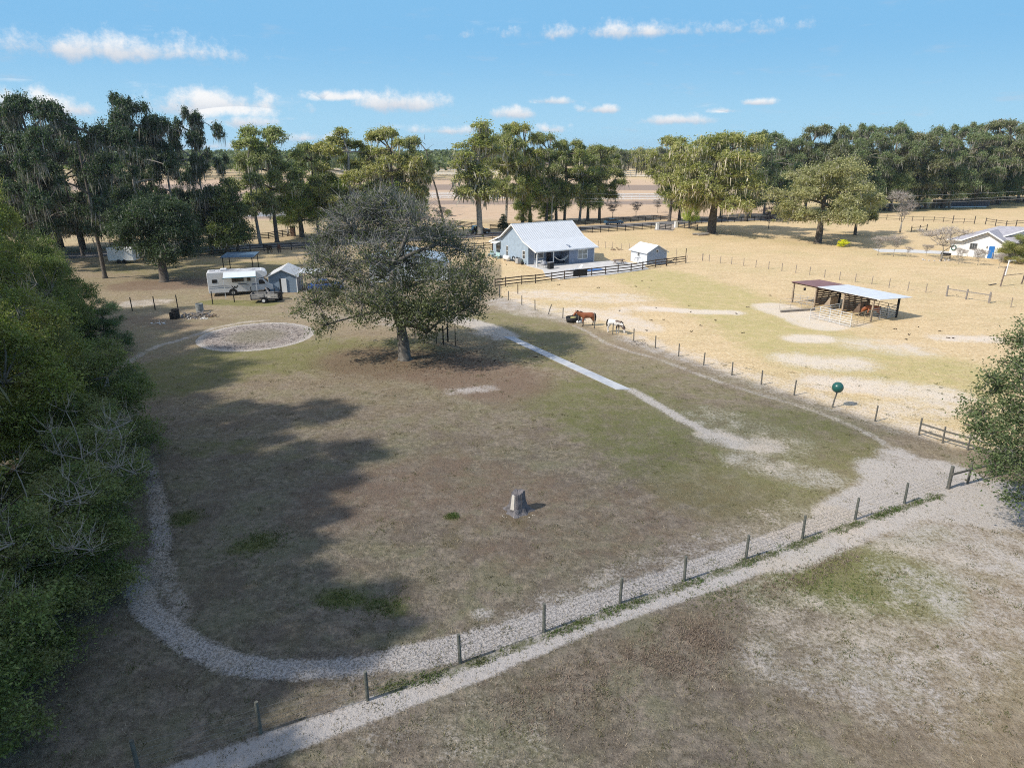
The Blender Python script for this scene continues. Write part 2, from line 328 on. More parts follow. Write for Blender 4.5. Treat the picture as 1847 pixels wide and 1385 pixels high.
def ground_mat():
    m=bpy.data.materials.new('ground_turf'); m.use_nodes=True; t=NT(m.node_tree)
    def at(nm):
        a=t.n('ShaderNodeAttribute',attribute_name=nm); s=t.n('ShaderNodeSeparateColor'); t.l(a.outputs['Color'],s.inputs[0]); return s.outputs[0],s.outputs[1],s.outputs[2],a.outputs['Alpha']
    sand,green,straw,dark=at('ga'); hoof,plow,weed,pink=at('gb'); pen,ring,penc,_=at('gc')
    P=t.n('ShaderNodeNewGeometry').outputs['Position']
    n1=t.noise(P,.10,5,.6); n2=t.noise(P,.8,5,.65); n3=t.noise(P,6,4,.7); n4=t.noise(P,17,3,.75)
    mp=t.n('ShaderNodeMapping'); mp.inputs['Scale'].default_value=(.6,1.8,1); mp.inputs['Rotation'].default_value=(0,0,.25); t.l(P,mp.inputs['Vector']); n5=t.noise(mp.outputs[0],.35,6,.7)
    def br(x,n,amp): return t.math('ADD',x,t.math('MULTIPLY',t.math('SUBTRACT',n,.5),amp))
    turf=t.mix(t.ss(n2,.38,.62),(.188,.160,.132),(.114,.102,.080)); turf=t.mix(t.math('MULTIPLY',t.ss(n1,.42,.60),.4),turf,(.128,.130,.082)); n6=t.noise(P,2.6,6,.75); turf=t.mix(t.math('MULTIPLY',t.ss(n6,.50,.62),.5),turf,(.30,.25,.19)); turf=t.mix(t.math('MULTIPLY',t.ss(n6,.48,.38),.55),turf,(.062,.052,.034))  # dull brown grass; partial shade over the near ground is in this tone too
    n7=t.noise(P,.33,5,.65); turf=t.mix(t.math('MULTIPLY',t.ss(n7,.50,.60),.55),turf,(.105,.085,.07)); turf=t.mix(t.math('MULTIPLY',t.ss(n7,.47,.38),.4),turf,(.145,.15,.09))
    st=t.mix(t.ss(n5,.35,.7),(.67,.505,.30),(.55,.41,.235)); st=t.mix(t.math('MULTIPLY',t.ss(n1,.45,.65),.5),st,(.50,.41,.21)); st=t.mix(t.math('MULTIPLY',t.ss(n2,.55,.75),.4),st,(.46,.33,.21)); st=t.mix(t.math('MULTIPLY',t.ss(n6,.50,.62),.45),st,(.80,.68,.48)); st=t.mix(t.math('MULTIPLY',t.ss(n6,.48,.38),.4),st,(.36,.25,.13))
    c=t.mix(br(straw,n2,.35),turf,st)
    far=t.mix(t.ss(n5,.3,.7),(.62,.45,.33),(.47,.33,.23)); c=t.mix(t.math('MULTIPLY',pink,.8),c,far)
    c=t.mix(t.math('MULTIPLY',t.ss(br(plow,n5,.25),.2,.8),.85),c,(.26,.20,.17))
    gcol=t.mix(straw,(.062,.088,.022),(.37,.34,.13)); gcol=t.mix(n3,gcol,t.mix(straw,(.11,.12,.035),(.46,.40,.17)))
    c=t.mix(t.math('MULTIPLY',t.ss(t.math('ADD',br(green,n2,.9),t.math('MULTIPLY',t.math('SUBTRACT',n3,.5),.5)),.25,.85),.85),c,gcol)
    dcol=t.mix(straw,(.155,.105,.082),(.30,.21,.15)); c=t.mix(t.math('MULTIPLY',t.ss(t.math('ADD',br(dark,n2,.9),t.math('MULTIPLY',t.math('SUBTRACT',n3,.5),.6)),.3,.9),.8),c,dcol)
    # litter of pale and dark flecks
    fl=t.ss(n4,.56,.68); c=t.mix(t.math('MULTIPLY',fl,.6),c,t.mix(straw,(.30,.27,.22),(.62,.50,.33)))
    fd=t.ss(t.math('ADD',t.math('MULTIPLY',n3,.6),t.math('MULTIPLY',n4,.4)),.50,.36); c=t.mix(t.math('MULTIPLY',fd,.55),c,t.mix(straw,(.045,.036,.026),(.24,.17,.09)))
    # sand
    sm=t.math('ADD',br(br(sand,n2,1.25),n3,1.15),t.math('MULTIPLY',t.math('SUBTRACT',n4,.5),.45)); sm=t.ss(sm,.26,.86); sm=t.math('MULTIPLY',sm,t.ss(sand,.04,.3))
    sc=t.mix(n3,(.36,.335,.325),(.47,.445,.435)); sc=t.mix(t.math('MULTIPLY',t.ss(n1,.5,.6),.4),sc,(.52,.42,.32))
    sc=t.mix(straw,sc,t.mix(n2,(.80,.70,.58),(.56,.48,.42)))
    c=t.mix(t.math('MULTIPLY',sm,.86),c,sc)
    pc=t.mix(t.ss(n2,.3,.7),(.33,.28,.25),(.42,.37,.335)); pc=t.mix(t.math('MULTIPLY',t.ss(t.noise(P,2.6,2,.5),.52,.60),.7),pc,(.10,.085,.08)); pc=t.mix(t.math('MULTIPLY',penc,.6),pc,(.22,.20,.13)); pc=t.mix(t.math('MULTIPLY',ring,.9),pc,(.56,.51,.46))
    c=t.mix(t.ss(t.math('ADD',pen,t.math('MULTIPLY',t.math('SUBTRACT',n3,.5),.5)),.35,.6),c,pc)
    vo=t.n('ShaderNodeTexVoronoi',feature='F1'); vo.inputs['Scale'].default_value=2.6; t.l(P,vo.inputs['Vector'])
    vd=t.math('ADD',vo.outputs['Distance'],t.math('MULTIPLY',t.math('SUBTRACT',n3,.5),.35)); hole=t.math('ADD',t.math('MULTIPLY',t.ss(vd,.26,.10),.3),t.math('MULTIPLY',t.ss(t.noise(P,9,3,.6),.50,.62),.45),None,True); hm=t.math('MULTIPLY',hole,hoof)
    c=t.mix(t.math('MULTIPLY',hm,.46),c,(.12,.10,.09))
    c=t.mix(t.math('MULTIPLY',t.ss(t.math('ADD',br(weed,n2,.8),t.math('MULTIPLY',t.math('SUBTRACT',n3,.5),.8)),.4,.7),.85),c,t.mix(n3,(.05,.07,.025),(.13,.12,.06)))
    b=t.n('ShaderNodeBsdfPrincipled'); b.inputs['Roughness'].default_value=.95; b.inputs['Specular IOR Level'].default_value=.1; t.l(c,b.inputs['Base Color'])
    h=t.math('ADD',t.math('MULTIPLY',n3,.09),t.math('MULTIPLY',n4,.035)); h=t.math('SUBTRACT',h,t.math('MULTIPLY',hm,.12)); h=t.math('ADD',h,t.math('MULTIPLY',n2,.10))
    bp=t.n('ShaderNodeBump'); bp.inputs['Strength'].default_value=.9; bp.inputs['Distance'].default_value=1.0; t.l(h,bp.inputs['Height']); t.l(bp.outputs[0],b.inputs['Normal'])
    t.out(b.outputs[0]); return m
build_ground()
def ribbon(name,pts,w,z,m,kind='structure'):
    P=[Vector((*G(*p),z)) for p in pts]; vs=[];fs=[]
    for i,p in enumerate(P):
        d=(P[min(i+1,len(P)-1)]-P[max(i-1,0)]).normalized(); n=Vector((-d.y,d.x,0)); ww=w[i] if hasattr(w,'__len__') else w
        vs+=[p+n*ww/2,p-n*ww/2]
    fs=[(2*i,2*i+1,2*i+3,2*i+2) for i in range(len(P)-1)]
    o=MB().add(vs,fs).build(name,m); return tag(o,kind=kind)
M_asph=mat('asphalt',(.20,.19,.19),.9,.12,.3)
ribbon('road',[(-300,480),(100,463),(360,449.5),(520,442),(700,434),(860,425),(960,418),(1100,408.5),(1240,400.5),(1330,396),(1500,391)],[7]*11,.012,M_asph)
ribbon('driveway',[(1200,405.5),(1201,412),(1196,416)],[5,4.2,4.5],.02,mat('drive_gravel',(.45,.38,.32),.9,.15,.5))
ribbon('concrete_drive',[(1580,452),(1650,453.5),(1715,456.5),(1760,459)],[4.5,4.5,4.5,4],.016,M_conc)
tag(MB().box(-75,-36,196,222,0,.03).build('paved_yard',mat('pale_paving',(.36,.36,.38),.8,.1,.2)),kind='structure')
# ---------- trees
rng=np.random.default_rng(11)
def unit(n):
    v=rng.normal(size=(n,3)); return v/np.linalg.norm(v,axis=1,keepdims=True)
def leaves(C,size,aspect=.5,up=.35,jit=.4):
    n=len(C); N=unit(n); N[:,2]=np.abs(N[:,2])+up; N/=np.linalg.norm(N,axis=1,keepdims=True)
    A=np.cross(N,unit(n)); A/=np.linalg.norm(A,axis=1,keepdims=True); B=np.cross(N,A)
    s=size*(1+jit*(rng.random(n)*2-1)); a=A*(s/2)[:,None]; b=B*(s*aspect/2)[:,None]
    V=np.stack([C-a,C+b-.12*a,C+a,C-b-.12*a],1).reshape(-1,3); return V,np.arange(4*n).reshape(n,4)
def crown_pts(lobes,ntw,per,tr,shell=.45,bottom=-.55,flat=1.0):
    Lb=np.array(lobes,float); w=(Lb[:,3]*Lb[:,4]*Lb[:,5])**.75; w/=w.sum(); k=rng.choice(len(Lb),ntw,p=w)
    D=unit(ntw); D[:,2]=np.where(D[:,2]<bottom,-D[:,2]*.6,D[:,2]); r=shell+(1-shell)*rng.random(ntw)**.55
    T=Lb[k,:3]+D*r[:,None]*Lb[k,3:6]*(1+.18*rng.normal(size=(ntw,1)))
    C=np.repeat(T,per,0)+rng.normal(size=(ntw*per,3))*np.array([tr,tr,tr*.66*flat])*np.repeat(.45+1.15*rng.random((ntw,1))**1.5,per,0); return T,k,C,D
def strands(A,L,w,droop=.2):
    n=len(A); ang=rng.random(n)*math.pi; U=np.stack([np.cos(ang),np.sin(ang),np.zeros(n)],1)*w[:,None]/2
    dr=rng.normal(size=(n,3))*droop; dr[:,2]=0; m1=A-np.array([0,0,1])*(L*.45)[:,None]+dr*L[:,None]*.5; e=A-np.array([0,0,1])*L[:,None]+dr*L[:,None]
    V=np.stack([A-U*.5,A+U*.5,m1+U,m1-U,e+U*.12,e-U*.12],1).reshape(-1,3); i=np.arange(n)[:,None]*6
    Q=np.concatenate([i+np.array([[0,1,2,3]]),i+np.array([[3,2,4,5]])]); return V,Q
def slivers(A,D,L,w):
    n=len(A); D=D/np.linalg.norm(D,axis=1,keepdims=True); U=np.cross(D,unit(n)); U/=np.linalg.norm(U,axis=1,keepdims=True)
    m=A+D*(L*.5)[:,None]+rng.normal(size=(n,3))*(L*.07)[:,None]; e=A+D*L[:,None]; u=U*(w/2)[:,None]
    V=np.stack([A-u,A+u,m+u*.7,m-u*.7,e+u*.25,e-u*.25],1).reshape(-1,3); i=np.arange(n)[:,None]*6
    return V,np.concatenate([i+np.array([[0,1,2,3]]),i+np.array([[3,2,4,5]])])
def bez(a,b,c,n=6): return [a*(1-t)**2+b*2*t*(1-t)+c*t*t for t in [i/(n-1) for i in range(n)]]
def limbs_mesh(trunk,tr,lobes,fork,T=None,k=None,nsub=60,sub_r=.05,lift=.5,flare=True):
    mb=MB(); tp=[Vector(p) for p in trunk]; n=len(tp); rs=[tr*(1-.55*i/(n-1)) for i in range(n)]
    if flare: tp=[tp[0],tp[0]+(tp[1]-tp[0])*.12]+tp[1:]; rs=[tr*1.7,tr*1.12]+[tr*.98]+rs[2:]
    mb.tube(tp,rs,10); ends={}
    nodes=[(Vector(p),0.0,tr*.62) for p in trunk[fork:]]; b0=Vector(trunk[fork])
    for i in sorted(range(len(lobes)),key=lambda q:min((n_[0]-Vector(lobes[q][:3])).length for n_ in nodes[:len(trunk)-fork])):
        c=Vector(lobes[i][:3]); s,pl,pr_=min(nodes,key=lambda n_:(n_[0]-c).length+.45*n_[1]+max(0,n_[0].z-c.z-1)*.3)
        mid=(s+c)/2+Vector((random.uniform(-.16,.16)*(c-s).length,random.uniform(-.16,.16)*(c-s).length,lift*random.uniform(-.1,1)*(c-s).length*.35))
        r0=max(.035,min(pr_*.8,tr*.42)); mb.tube(bez(s,mid,c),[r0,r0*.92,r0*.84,r0*.76,r0*.7,r0*.62],6,False); ends[i]=(c,r0*.4); nodes.append((c,pl+(c-s).length,r0*.62))
    if T is not None and nsub:
        for j in rng.choice(len(T),min(nsub,len(T)),replace=False):
            c,r=ends[int(k[j])]; e=Vector(T[j]); d=e-c
            st=c-d*.1; mid=(st+e)/2+Vector([random.uniform(-.15,.15)*d.length for _ in range(3)])
            mb.tube(bez(st,mid,e,4),[max(r,sub_r),sub_r*.9,sub_r*.6,sub_r*.25],4,False)
    return mb
def make_tree(name,trunk,tr,lobes,fork,ntw,per,twr,leaf,lm,moss=0,mossL=(.8,2.4),mossW=.28,bm=None,twigs=0,twL=1.0,twW=.04,twm=None,nsub=60,up=.35,shell=.45,aspect=.5,bottom=-.55,lift=.5,twmask=None,mosslow=False,flat=1.0):
    r=root(name); T,k,C,D=crown_pts(lobes,ntw,per,twr,shell,bottom,flat)
    limbs_mesh(trunk,tr,lobes,fork,T,k,nsub,lift=lift,sub_r=tr*.09+.01).build('trunk',bm or M_bark,r,smooth=True)
    C=C[C[:,2]>.5]
    if leaf>0:
        V,Q=leaves(C,leaf,aspect,up); npmesh('crown',V,Q,lm,r)
    if moss:
        A=T[rng.choice(len(T),moss)]+rng.normal(size=(moss,3))*twr*.7
        if mosslow: A=A[A[:,2]<np.quantile(A[:,2],.8)]
        n=len(A); Lg=mossL[0]+(mossL[1]-mossL[0])*rng.random(n)**2; Lg=np.minimum(Lg,np.maximum(A[:,2]-.6,.2)); V,Q=strands(A,Lg,mossW*(.5+rng.random(n))); npmesh('moss',V,Q,M_moss,r)
    if twigs:
        TT=T if twmask is None else T[twmask(T)]; DD=D if twmask is None else D[twmask(T)]
        j=rng.choice(len(TT),twigs); A=TT[j]+rng.normal(size=(twigs,3))*twr*.8; d=DD[j]+unit(twigs)*.75+np.array([0,0,.25])
        V,Q=slivers(A-d*.3*twL,d,twL*(.4+rng.random(twigs)),twW*(.5+rng.random(twigs))); npmesh('twigs',V,Q,twm or M_twig,r)
    return r
def lob(n,R,z0,z1,r0,r1,prof=None,seed=0):
    rr=random.Random(seed); out=[]; tries=0
    while len(out)<n and tries<4000:
        tries+=1
        t=rr.random(); z=z0+(z1-z0)*t; pr=prof(t) if prof else math.sqrt(max(0,1-(2*t-1)**2))
        a=rr.random()*6.283; d=R*pr*rr.random()**.5; s=r0+(r1-r0)*rr.random()
        c=(d*math.cos(a),d*math.sin(a),z)
        if all((c[0]-o[0])**2+(c[1]-o[1])**2+(c[2]-o[2])**2>(.72*(s+o[3])*.75)**2 for o in out): out.append((*c,s,s,s*.72))
    return out
# prototypes, unit = metres at the size given
def P_moss(seed,H=22,R=7,lm=None,nm=3300,moss=2600,bare=.30):
    lb=lob(34,R,H*bare,H*.95,1.0,2.1,lambda t:(.55+.6*math.sin(math.pi*min(1,t*.95+.05)))*(1 if t<.8 else .75),seed)
    rr=random.Random(seed+5); tx,ty=rr.uniform(-1,1),rr.uniform(-1,1)
    tr=[(0,0,-.1),(tx*.3,ty*.3,H*.15),(tx*.6,ty*.5,H*.3),(tx,ty,H*.45),(tx*1.1,ty*.8,H*.6),(tx*.8,ty,H*.78)]
    return make_tree('moss_oak',tr,.42,lb,2,int(nm*.42),26,.40,.40,lm or M_leaf,moss,(.4,2.3),.17,twigs=900,twL=1.3,twW=.05,nsub=110,bm=M_barkpale if seed%2 else M_bark)
def place(proto,px,py,top,wpx,label,cat='tree',group=None,tint=(1,1,1),rz=None,name=None,mosst=(1,1,1),lean=0,used=set()):
    t=proto if id(proto) not in used else copytree(proto); used.add(id(proto))
    H,R=proto['H'],proto['R']; X,Y=G(px,py); h=HT(py,top); w=WD(py,wpx)
    t.location=(X,Y,0); t.scale=(w/(2*R),w/(2*R),h/H); t.rotation_euler=(0,lean,rz if rz is not None else random.uniform(0,6.28))
    if name: t.name=name
    tag(t,label,cat,group)
    for c in t.children:
        if c.name.startswith('crown'): c.color=(*tint,1)
        else: c.color=(*mosst,1)
    return t
def place_w(proto,X,Y,h,w,*a,**k):
    t=place(proto,923.5,500,400,100,*a,**k); t.location=(X,Y,0); t.scale=(w/(2*proto['R']),w/(2*proto['R']),h/proto['H']); return t
def reg(o,H,R):
    zs=[];xs=[]
    for c in o.children:
        v=np.empty(len(c.data.vertices)*3,np.float32); c.data.vertices.foreach_get('co',v); v=v.reshape(-1,3); zs.append(v[:,2]); xs.append(np.hypot(v[:,0],v[:,1]))
    z=np.concatenate(zs); x=np.concatenate(xs); o['H']=float(np.quantile(z,.9985)); o['R']=float(np.quantile(x,.985)); return o
TA=[reg(P_moss(s,22,6.5,moss=m),22,6.5) for s,m in ((1,1000),(2,1700),(4,800))]
TD=[reg(P_moss(s,24,9,lm=M_leafd,nm=3400,moss=2600,bare=.22),24,9) for s in (21,22,24)]
slim=reg(make_tree('slim_oak',[(0,0,-.1),(.2,0,5),(.5,0,10),(.3,0,15),(-.2,0,20)],.42,lob(9,2.6,7,13.5,1.4,2.1,None,3)+lob(10,3.4,13,19,1.0,1.7,None,5)+lob(5,2.0,19,22.5,.8,1.3,None,6),2,1500,12,.42,.38,M_leaf,900,(.8,2.4),.25,nsub=90,bm=M_barkpale),0,0)
broad=reg(make_tree('live_oak',[(0,0,-.1),(.1,0,2),(.2,.1,4),(.1,0,7),(0,0,10)],.6,lob(44,8.8,4.0,14.2,1.5,2.6,lambda t:1.05*math.sqrt(max(0.02,1-(t*.98)**2.2)),8),2,1900,25,.42,.36,M_leafp,900,(.4,1.3),.16,nsub=120,twigs=1500,twL=.9,twW=.05,twm=M_moss,bottom=-.4),0,0)
mossb=reg(make_tree('moss_live_oak',[(0,0,-.1),(0,0,3),(.4,0,6),(0,.3,10),(0,0,15)],.8,lob(46,8.6,6.0,19.5,1.5,2.7,lambda t:(1.0 if t<.45 else 1.0-.75*(t-.45)**1.2),12),1,1900,24,.40,.42,M_leaf,3000,(.5,2.6),.16,nsub=120),0,0)
cedar=reg(make_tree('cedar',[(0,0,-.1),(0,0,3),(0,0,7),(0,0,11)],.3,lob(34,3.0,1.6,12,.9,1.5,lambda t:(1.05-.85*t),14),1,1600,13,.34,.28,M_leafd,300,(.5,1.2),.15,nsub=50),0,0)
darko=reg(make_tree('dark_oak',[(0,0,-.1),(0,0,1.8),(.1,0,3.6),(0,0,6),(0,0,8.5)],.62,lob(38,5.3,3.2,10.8,1.3,2.2,lambda t:1.0 if t<.6 else 1.05-.9*(t-.6)*1.2,15),1,3400,14,.42,.27,M_leafd,500,(.4,1.2),.14,nsub=70),0,0)
def P_wood(s,H=11,R=4.2,dense=1.0,tw=600):
    return reg(make_tree('woodland_tree',[(0,0,-.1),(.2,.1,H*.2),(.4,.2,H*.42),(.2,0,H*.65)],.2,lob(36,R,1.2,H*.93,1.0,1.8,lambda t:1.0 if t<.5 else 1.05-.95*(t-.5)*1.4,s),1,int(2300*dense),23,.30,.19,M_leafw,0,nsub=110,twigs=tw,twL=1.0,twW=.02,up=.5,bm=M_barkpale),0,0)
TW=[P_wood(31,tw=250),P_wood(32,12,4.0,.85,600),P_wood(33,10,4.6,1.1,150)]
def P_bare(s,H,R,n=26,m=None,pale=True,sw=.03,ntw=420,thin=1.0):
    r=root('bare_tree'); lb=lob(n,R,H*.4,H*.9,.5*R/3,.9*R/3,lambda t:.35+.75*t if t<.75 else 1.0-.5*(t-.75)*3,s); T,k,C,D=crown_pts(lb,ntw,1,.2,.2,-.3)
    limbs_mesh([(0,0,-.1),(0,0,H*.12),(0,0,H*.25)],H*.022*thin,lb,1,T,k,160,sub_r=H*.004*thin,lift=-.2,flare=False).build('trunk',M_barkpale,r,smooth=True)
    A=np.repeat(T,4,0); d=np.repeat(D,4,0)+unit(len(A))*.7+np.array([0,0,.5]); V,Q=slivers(A,d,H*.09*(.5+rng.random(len(A))),np.full(len(A),sw)); npmesh('twigs',V,Q,M_twigpale if pale else M_twig,r); return reg(r,H,R)
barew=P_bare(47,8,3.2,14,ntw=110,sw=.016,thin=.5)
myrtle=P_bare(41,5,2.6,24); birch=P_bare(42,9,2.6,26); greyb=P_bare(43,8,3.2,26,pale=False,sw=.05)
def P_far(s,lm=None):
    return reg(make_tree('distant_tree',[(0,0,-.1),(0,0,5),(0,0,10)],.4,lob(16,6,4,15,2,3.4,lambda t:1.0 if t<.6 else 1.1-.9*(t-.6)*1.5,s),1,620,7,.85,.95,lm or M_leaf,420,(1.5,4),.6,nsub=0),0,0)
TF=[P_far(51),P_far(52,M_leafd),P_far(53)]
# --- the big oak in the middle of the paddock
oakX,oakY=G(730,648)
def PX(px,py,dy=0):
    Y=oakY+dy; v=(py-692.5)/F; z=CAMH-(Y*SP+v*Y*CP)/(CP-v*SP); zc=Y*CP+(CAMH-z)*SP
    return ((px-923.5)/F*zc-oakX, dy, z)
ob=[]
for px,py,dy,s in ((572,545,-1,1.9),(590,585,-2,1.3),(568,500,2,1.6),(600,480,-1,2.3),(640,420,1,2.6),(610,420,3,2.0),(690,400,2,2.5),(740,400,-1,2.3),(670,470,-3,2.6),(730,470,3,2.6),(790,440,1,2.4),(830,450,3,1.9),(790,500,-3,2.4),(850,500,-1,2.2),(868,525,2,1.5),(840,555,-1,1.9),(780,560,-3,2.2),(740,575,-4,1.9),(700,545,-4,2.2),(655,545,-3,2.3),(625,500,4,2.4),(700,430,5,2.4),(760,490,6,2.4),(690,500,6,2.4),(820,530,5,2.0),(600,540,3,1.9),(735,520,0,2.2),(770,600,-2,1.3),(575,600,-2,.9),(574,465,0,1.2),(620,390,0,1.3),(715,372,1,1.5),(668,385,2,1.7),(860,470,0,1.3),(650,575,-4,1.1),(540,562,0,1.0),(590,455,2,1.9),(850,565,0,1.2),(645,375,2,1.8),(690,362,1,1.7),(740,385,2,1.8),(800,420,2,1.8),(595,425,1,1.6),(700,560,0,2.0),(800,570,2,1.8),(760,560,-4,1.8)):
    p=PX(px,py,dy); ob.append((*p,s,s,s*.8))
oak=root('great_oak',(oakX,oakY,0),0,'big spreading oak with a grey twiggy top alone in the brown paddock','tree')
T,k,C,D=crown_pts(ob,8200,9,.34,.25,-.75)
# leaf cover is thin on the dead grey upper left side of the crown
key=(T[:,2]-6.5)*.30-(T[:,0])*.07
keep=np.repeat(rng.random(len(T))>np.clip(.25+key*.42,.02,.56),9)
V,Q=leaves(C[keep],.20,.55,.3); npmesh('crown',V,Q,leafmat('oak_olive',(.05,.068,.028),(.165,.19,.085),(.14,.155,.07)),oak)
tn=13000; pr=np.clip(.25+key*.5,.1,1); pr/=pr.sum(); j=rng.choice(len(T),tn,p=pr); A=T[j]+rng.normal(size=(tn,3))*.35; d=D[j]*.8+unit(tn)*.7+np.array([0,0,.35])
V,Q=slivers(A-d*.4,d,.5+1.1*rng.random(tn)**2,.016+.026*rng.random(tn)); npmesh('twigs',V,Q,leafmat('oak_twig',(.15,.145,.14),(.31,.30,.285),trans=0,rough=.9),oak)
j0=0
limbs_mesh([(0,0,-.1),(-.05,0,1.6),(-.2,0,3.2),(-.7,.1,4.6),(-.9,.2,6.2),(-.7,.4,8.5)],.52,ob,2,T,k,520,sub_r=.06).build('trunk',mat('oak_bark',(.20,.185,.165),.9,.35,3,col2=(.10,.09,.08),bump=.06),oak,smooth=True)
# --- oak at the right edge
ro=root('edge_oak',(30.5,32.2,0),0,'leafy green oak at the right edge overhanging the sandy gateway','tree')
rb=[]
rr=random.Random(5)
def PR(px,py,Y):
    v=(py-692.5)/F; z=CAMH-(Y*SP+v*Y*CP)/(CP-v*SP); zc=Y*CP+(CAMH-z)*SP; return ((px-923.5)/F*zc-30.5, Y-32.2, z)
for px,py,Y,s in ((1800,700,33,1.2),(1770,740,31,1.0),(1755,745,32,.55),(1790,780,30,1.25),(1830,760,34,1.6),(1850,680,33,1.4),(1845,620,35,1.0),(1862,590,34,.8),(1800,840,29,1.1),(1840,840,31,1.5),(1835,900,29,.8),(1880,720,31,1.9),(1900,800,31,2),(1950,700,33,2.2),(1870,650,33,1.3),(1820,655,34,.6),(1785,680,32,.6),(1760,775,30,.6),(1775,860,29,.5),(1815,810,32,1.2),(1935,620,34,1.8),(1990,760,32,2.4),(2040,680,34,2.2),(1880,880,29,1.1),(1960,860,31,1.6),(2080,780,33,2),(1980,620,36,1.8),(1740,765,31,.35),(1812,610,35,.35)):
    p=PR(px,py,Y); rb.append((*p,s,s,s*.85))
T,k,C,D=crown_pts(rb,4600,10,.24,.2,-.8)
V,Q=leaves(C,.14,.55,.3); npmesh('crown',V,Q,leafmat('oak_green',(.055,.09,.036),(.17,.225,.09),(.19,.205,.09)),ro)
tn=3500; j=rng.choice(len(T),tn); A=T[j]; d=D[j]+unit(tn)*.6+np.array([0,0,.3]); V,Q=slivers(A-d*.3,d,.3+.7*rng.random(tn)**2,.010+.014*rng.random(tn)); npmesh('twigs',V,Q,M_twig,ro)
limbs_mesh([(0,0,-.1),(-.1,0,1.5),(-.2,0,2.8),(0,.2,4.5),(.2,.3,7)],.4,rb,2,T,k,320,sub_r=.035).build('trunk',M_bark,ro,smooth=True)
# ---------- tree placement (base x, base y, top y, width)
Yg=(1,.98,.8); 
place(slim,866,424,218,96,'tall slim oak with a pale trunk by the black suv left of the blue house',name='slim_oak',tint=(1.25,1.2,1),rz=2.2)
place(cedar,908,416,386,22,'small dark conical evergreen beside the road left of the blue house roof',name='evergreen')
for i,(px,py,top,w,k,lab,tn,mt) in enumerate([
 (912,408,226,84,0,'tall moss draped oak with twin pale trunks just right of the small evergreen',(0.92,0.90,0.72),(1.1,1.1,1.1)),
 (942,404,222,92,1,'tallest moss hung oak of the grove behind the blue house, yellow green at the top',(1.06,0.97,0.65),(1.25,1.2,1.15)),
 (985,403,240,86,1,'moss hung oak right behind the white utility pole',(0.81,0.83,0.72),(1.15,1.1,1.05)),
 (1018,401,252,84,2,'green topped oak behind the right end of the blue house roof',(0.88,0.86,0.65),(1,1,1)),
 (1045,400,262,80,0,'moss hung oak between the blue house and the parked sedan',(0.81,0.86,0.69),(1.1,1.1,1.05)),
 (1081,397,262,90,2,'fork trunked mossy oak at the right end of the grove above the parked sedan',(0.84,0.83,0.69),(.95,.95,.95)),
 (1207,399,246,92,1,'leaning pale trunked oak heavy with moss behind the left white gate pillar',(0.95,0.90,0.65),(1.3,1.25,1.2)),
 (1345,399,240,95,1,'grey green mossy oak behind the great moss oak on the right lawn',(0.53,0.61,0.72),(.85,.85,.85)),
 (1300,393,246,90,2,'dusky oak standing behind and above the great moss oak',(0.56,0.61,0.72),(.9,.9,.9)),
 (500,437,228,128,2,'tall green oak with a straight bare pale trunk left of the paddock oak',(0.84,0.86,0.72),(1,1,1)),
 (470,441,250,100,0,'thin trunked oak just left of the straight trunked oak by the road',(0.74,0.76,0.72),(1,1,1)),
 (640,430,232,132,0,'bushy yellow green oak showing behind the left of the paddock oak',(0.99,0.90,0.69),(1,1,.95)),
 (712,428,230,128,1,'wide mossy oak rising behind the middle of the paddock oak',(1.06,0.97,0.77),(1.3,1.25,1.1)),
 (752,424,246,72,1,'mossy oak with a sparse crown just left of the leaning bare pole trunk',(0.95,0.90,0.77),(1.15,1.1,1.05)),
 (575,425,258,90,2,'darker oak farther back between the straight trunked oak and the paddock oak',(0.67,0.72,0.65),(.9,.9,.9)),
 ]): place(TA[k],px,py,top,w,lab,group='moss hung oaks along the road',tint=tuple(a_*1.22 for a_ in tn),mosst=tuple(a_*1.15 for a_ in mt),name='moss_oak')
place(mossb,1283,421,240,186,'great live oak heavy with hanging moss on the lawn right of the white gate pillars',name='live_oak',tint=(1.2,1.12,.85),mosst=(1.6,1.5,1.35),rz=1.0)
place(broad,1475,438,284,190,'broad pale green live oak with moss on the right lawn behind the horse shelter',name='live_oak',tint=(1.45,1.42,1.6),rz=.6)
place(broad,1542,424,330,84,'smaller live oak half hidden behind the broad pale one',name='live_oak',tint=(.95,1,.9),rz=2.6)
place(darko,297,508,352,158,'dense dark green round oak standing left of the camper',name='dark_oak',tint=(.75,.85,.85))
place(cedar,430,457,322,72,'dense bluish green tree behind the road fence left of the camper roof',name='evergreen',tint=(1.35,1.35,1.1))
place(cedar,412,460,335,76,'lighter green tree leaning at the fence beside the dense bluish green tree',name='evergreen',tint=(2.1,1.9,1.4))
place(TW[0],985,400,366,30,'small yellow green tree in front of the moss oaks beside the utility pole',name='young_tree',tint=(2.6,2.3,1.6)); place(TW[1],945,404,352,34,'young green tree among the trunks behind the blue house ridge',name='young_tree',tint=(1.9,1.7,1.5))
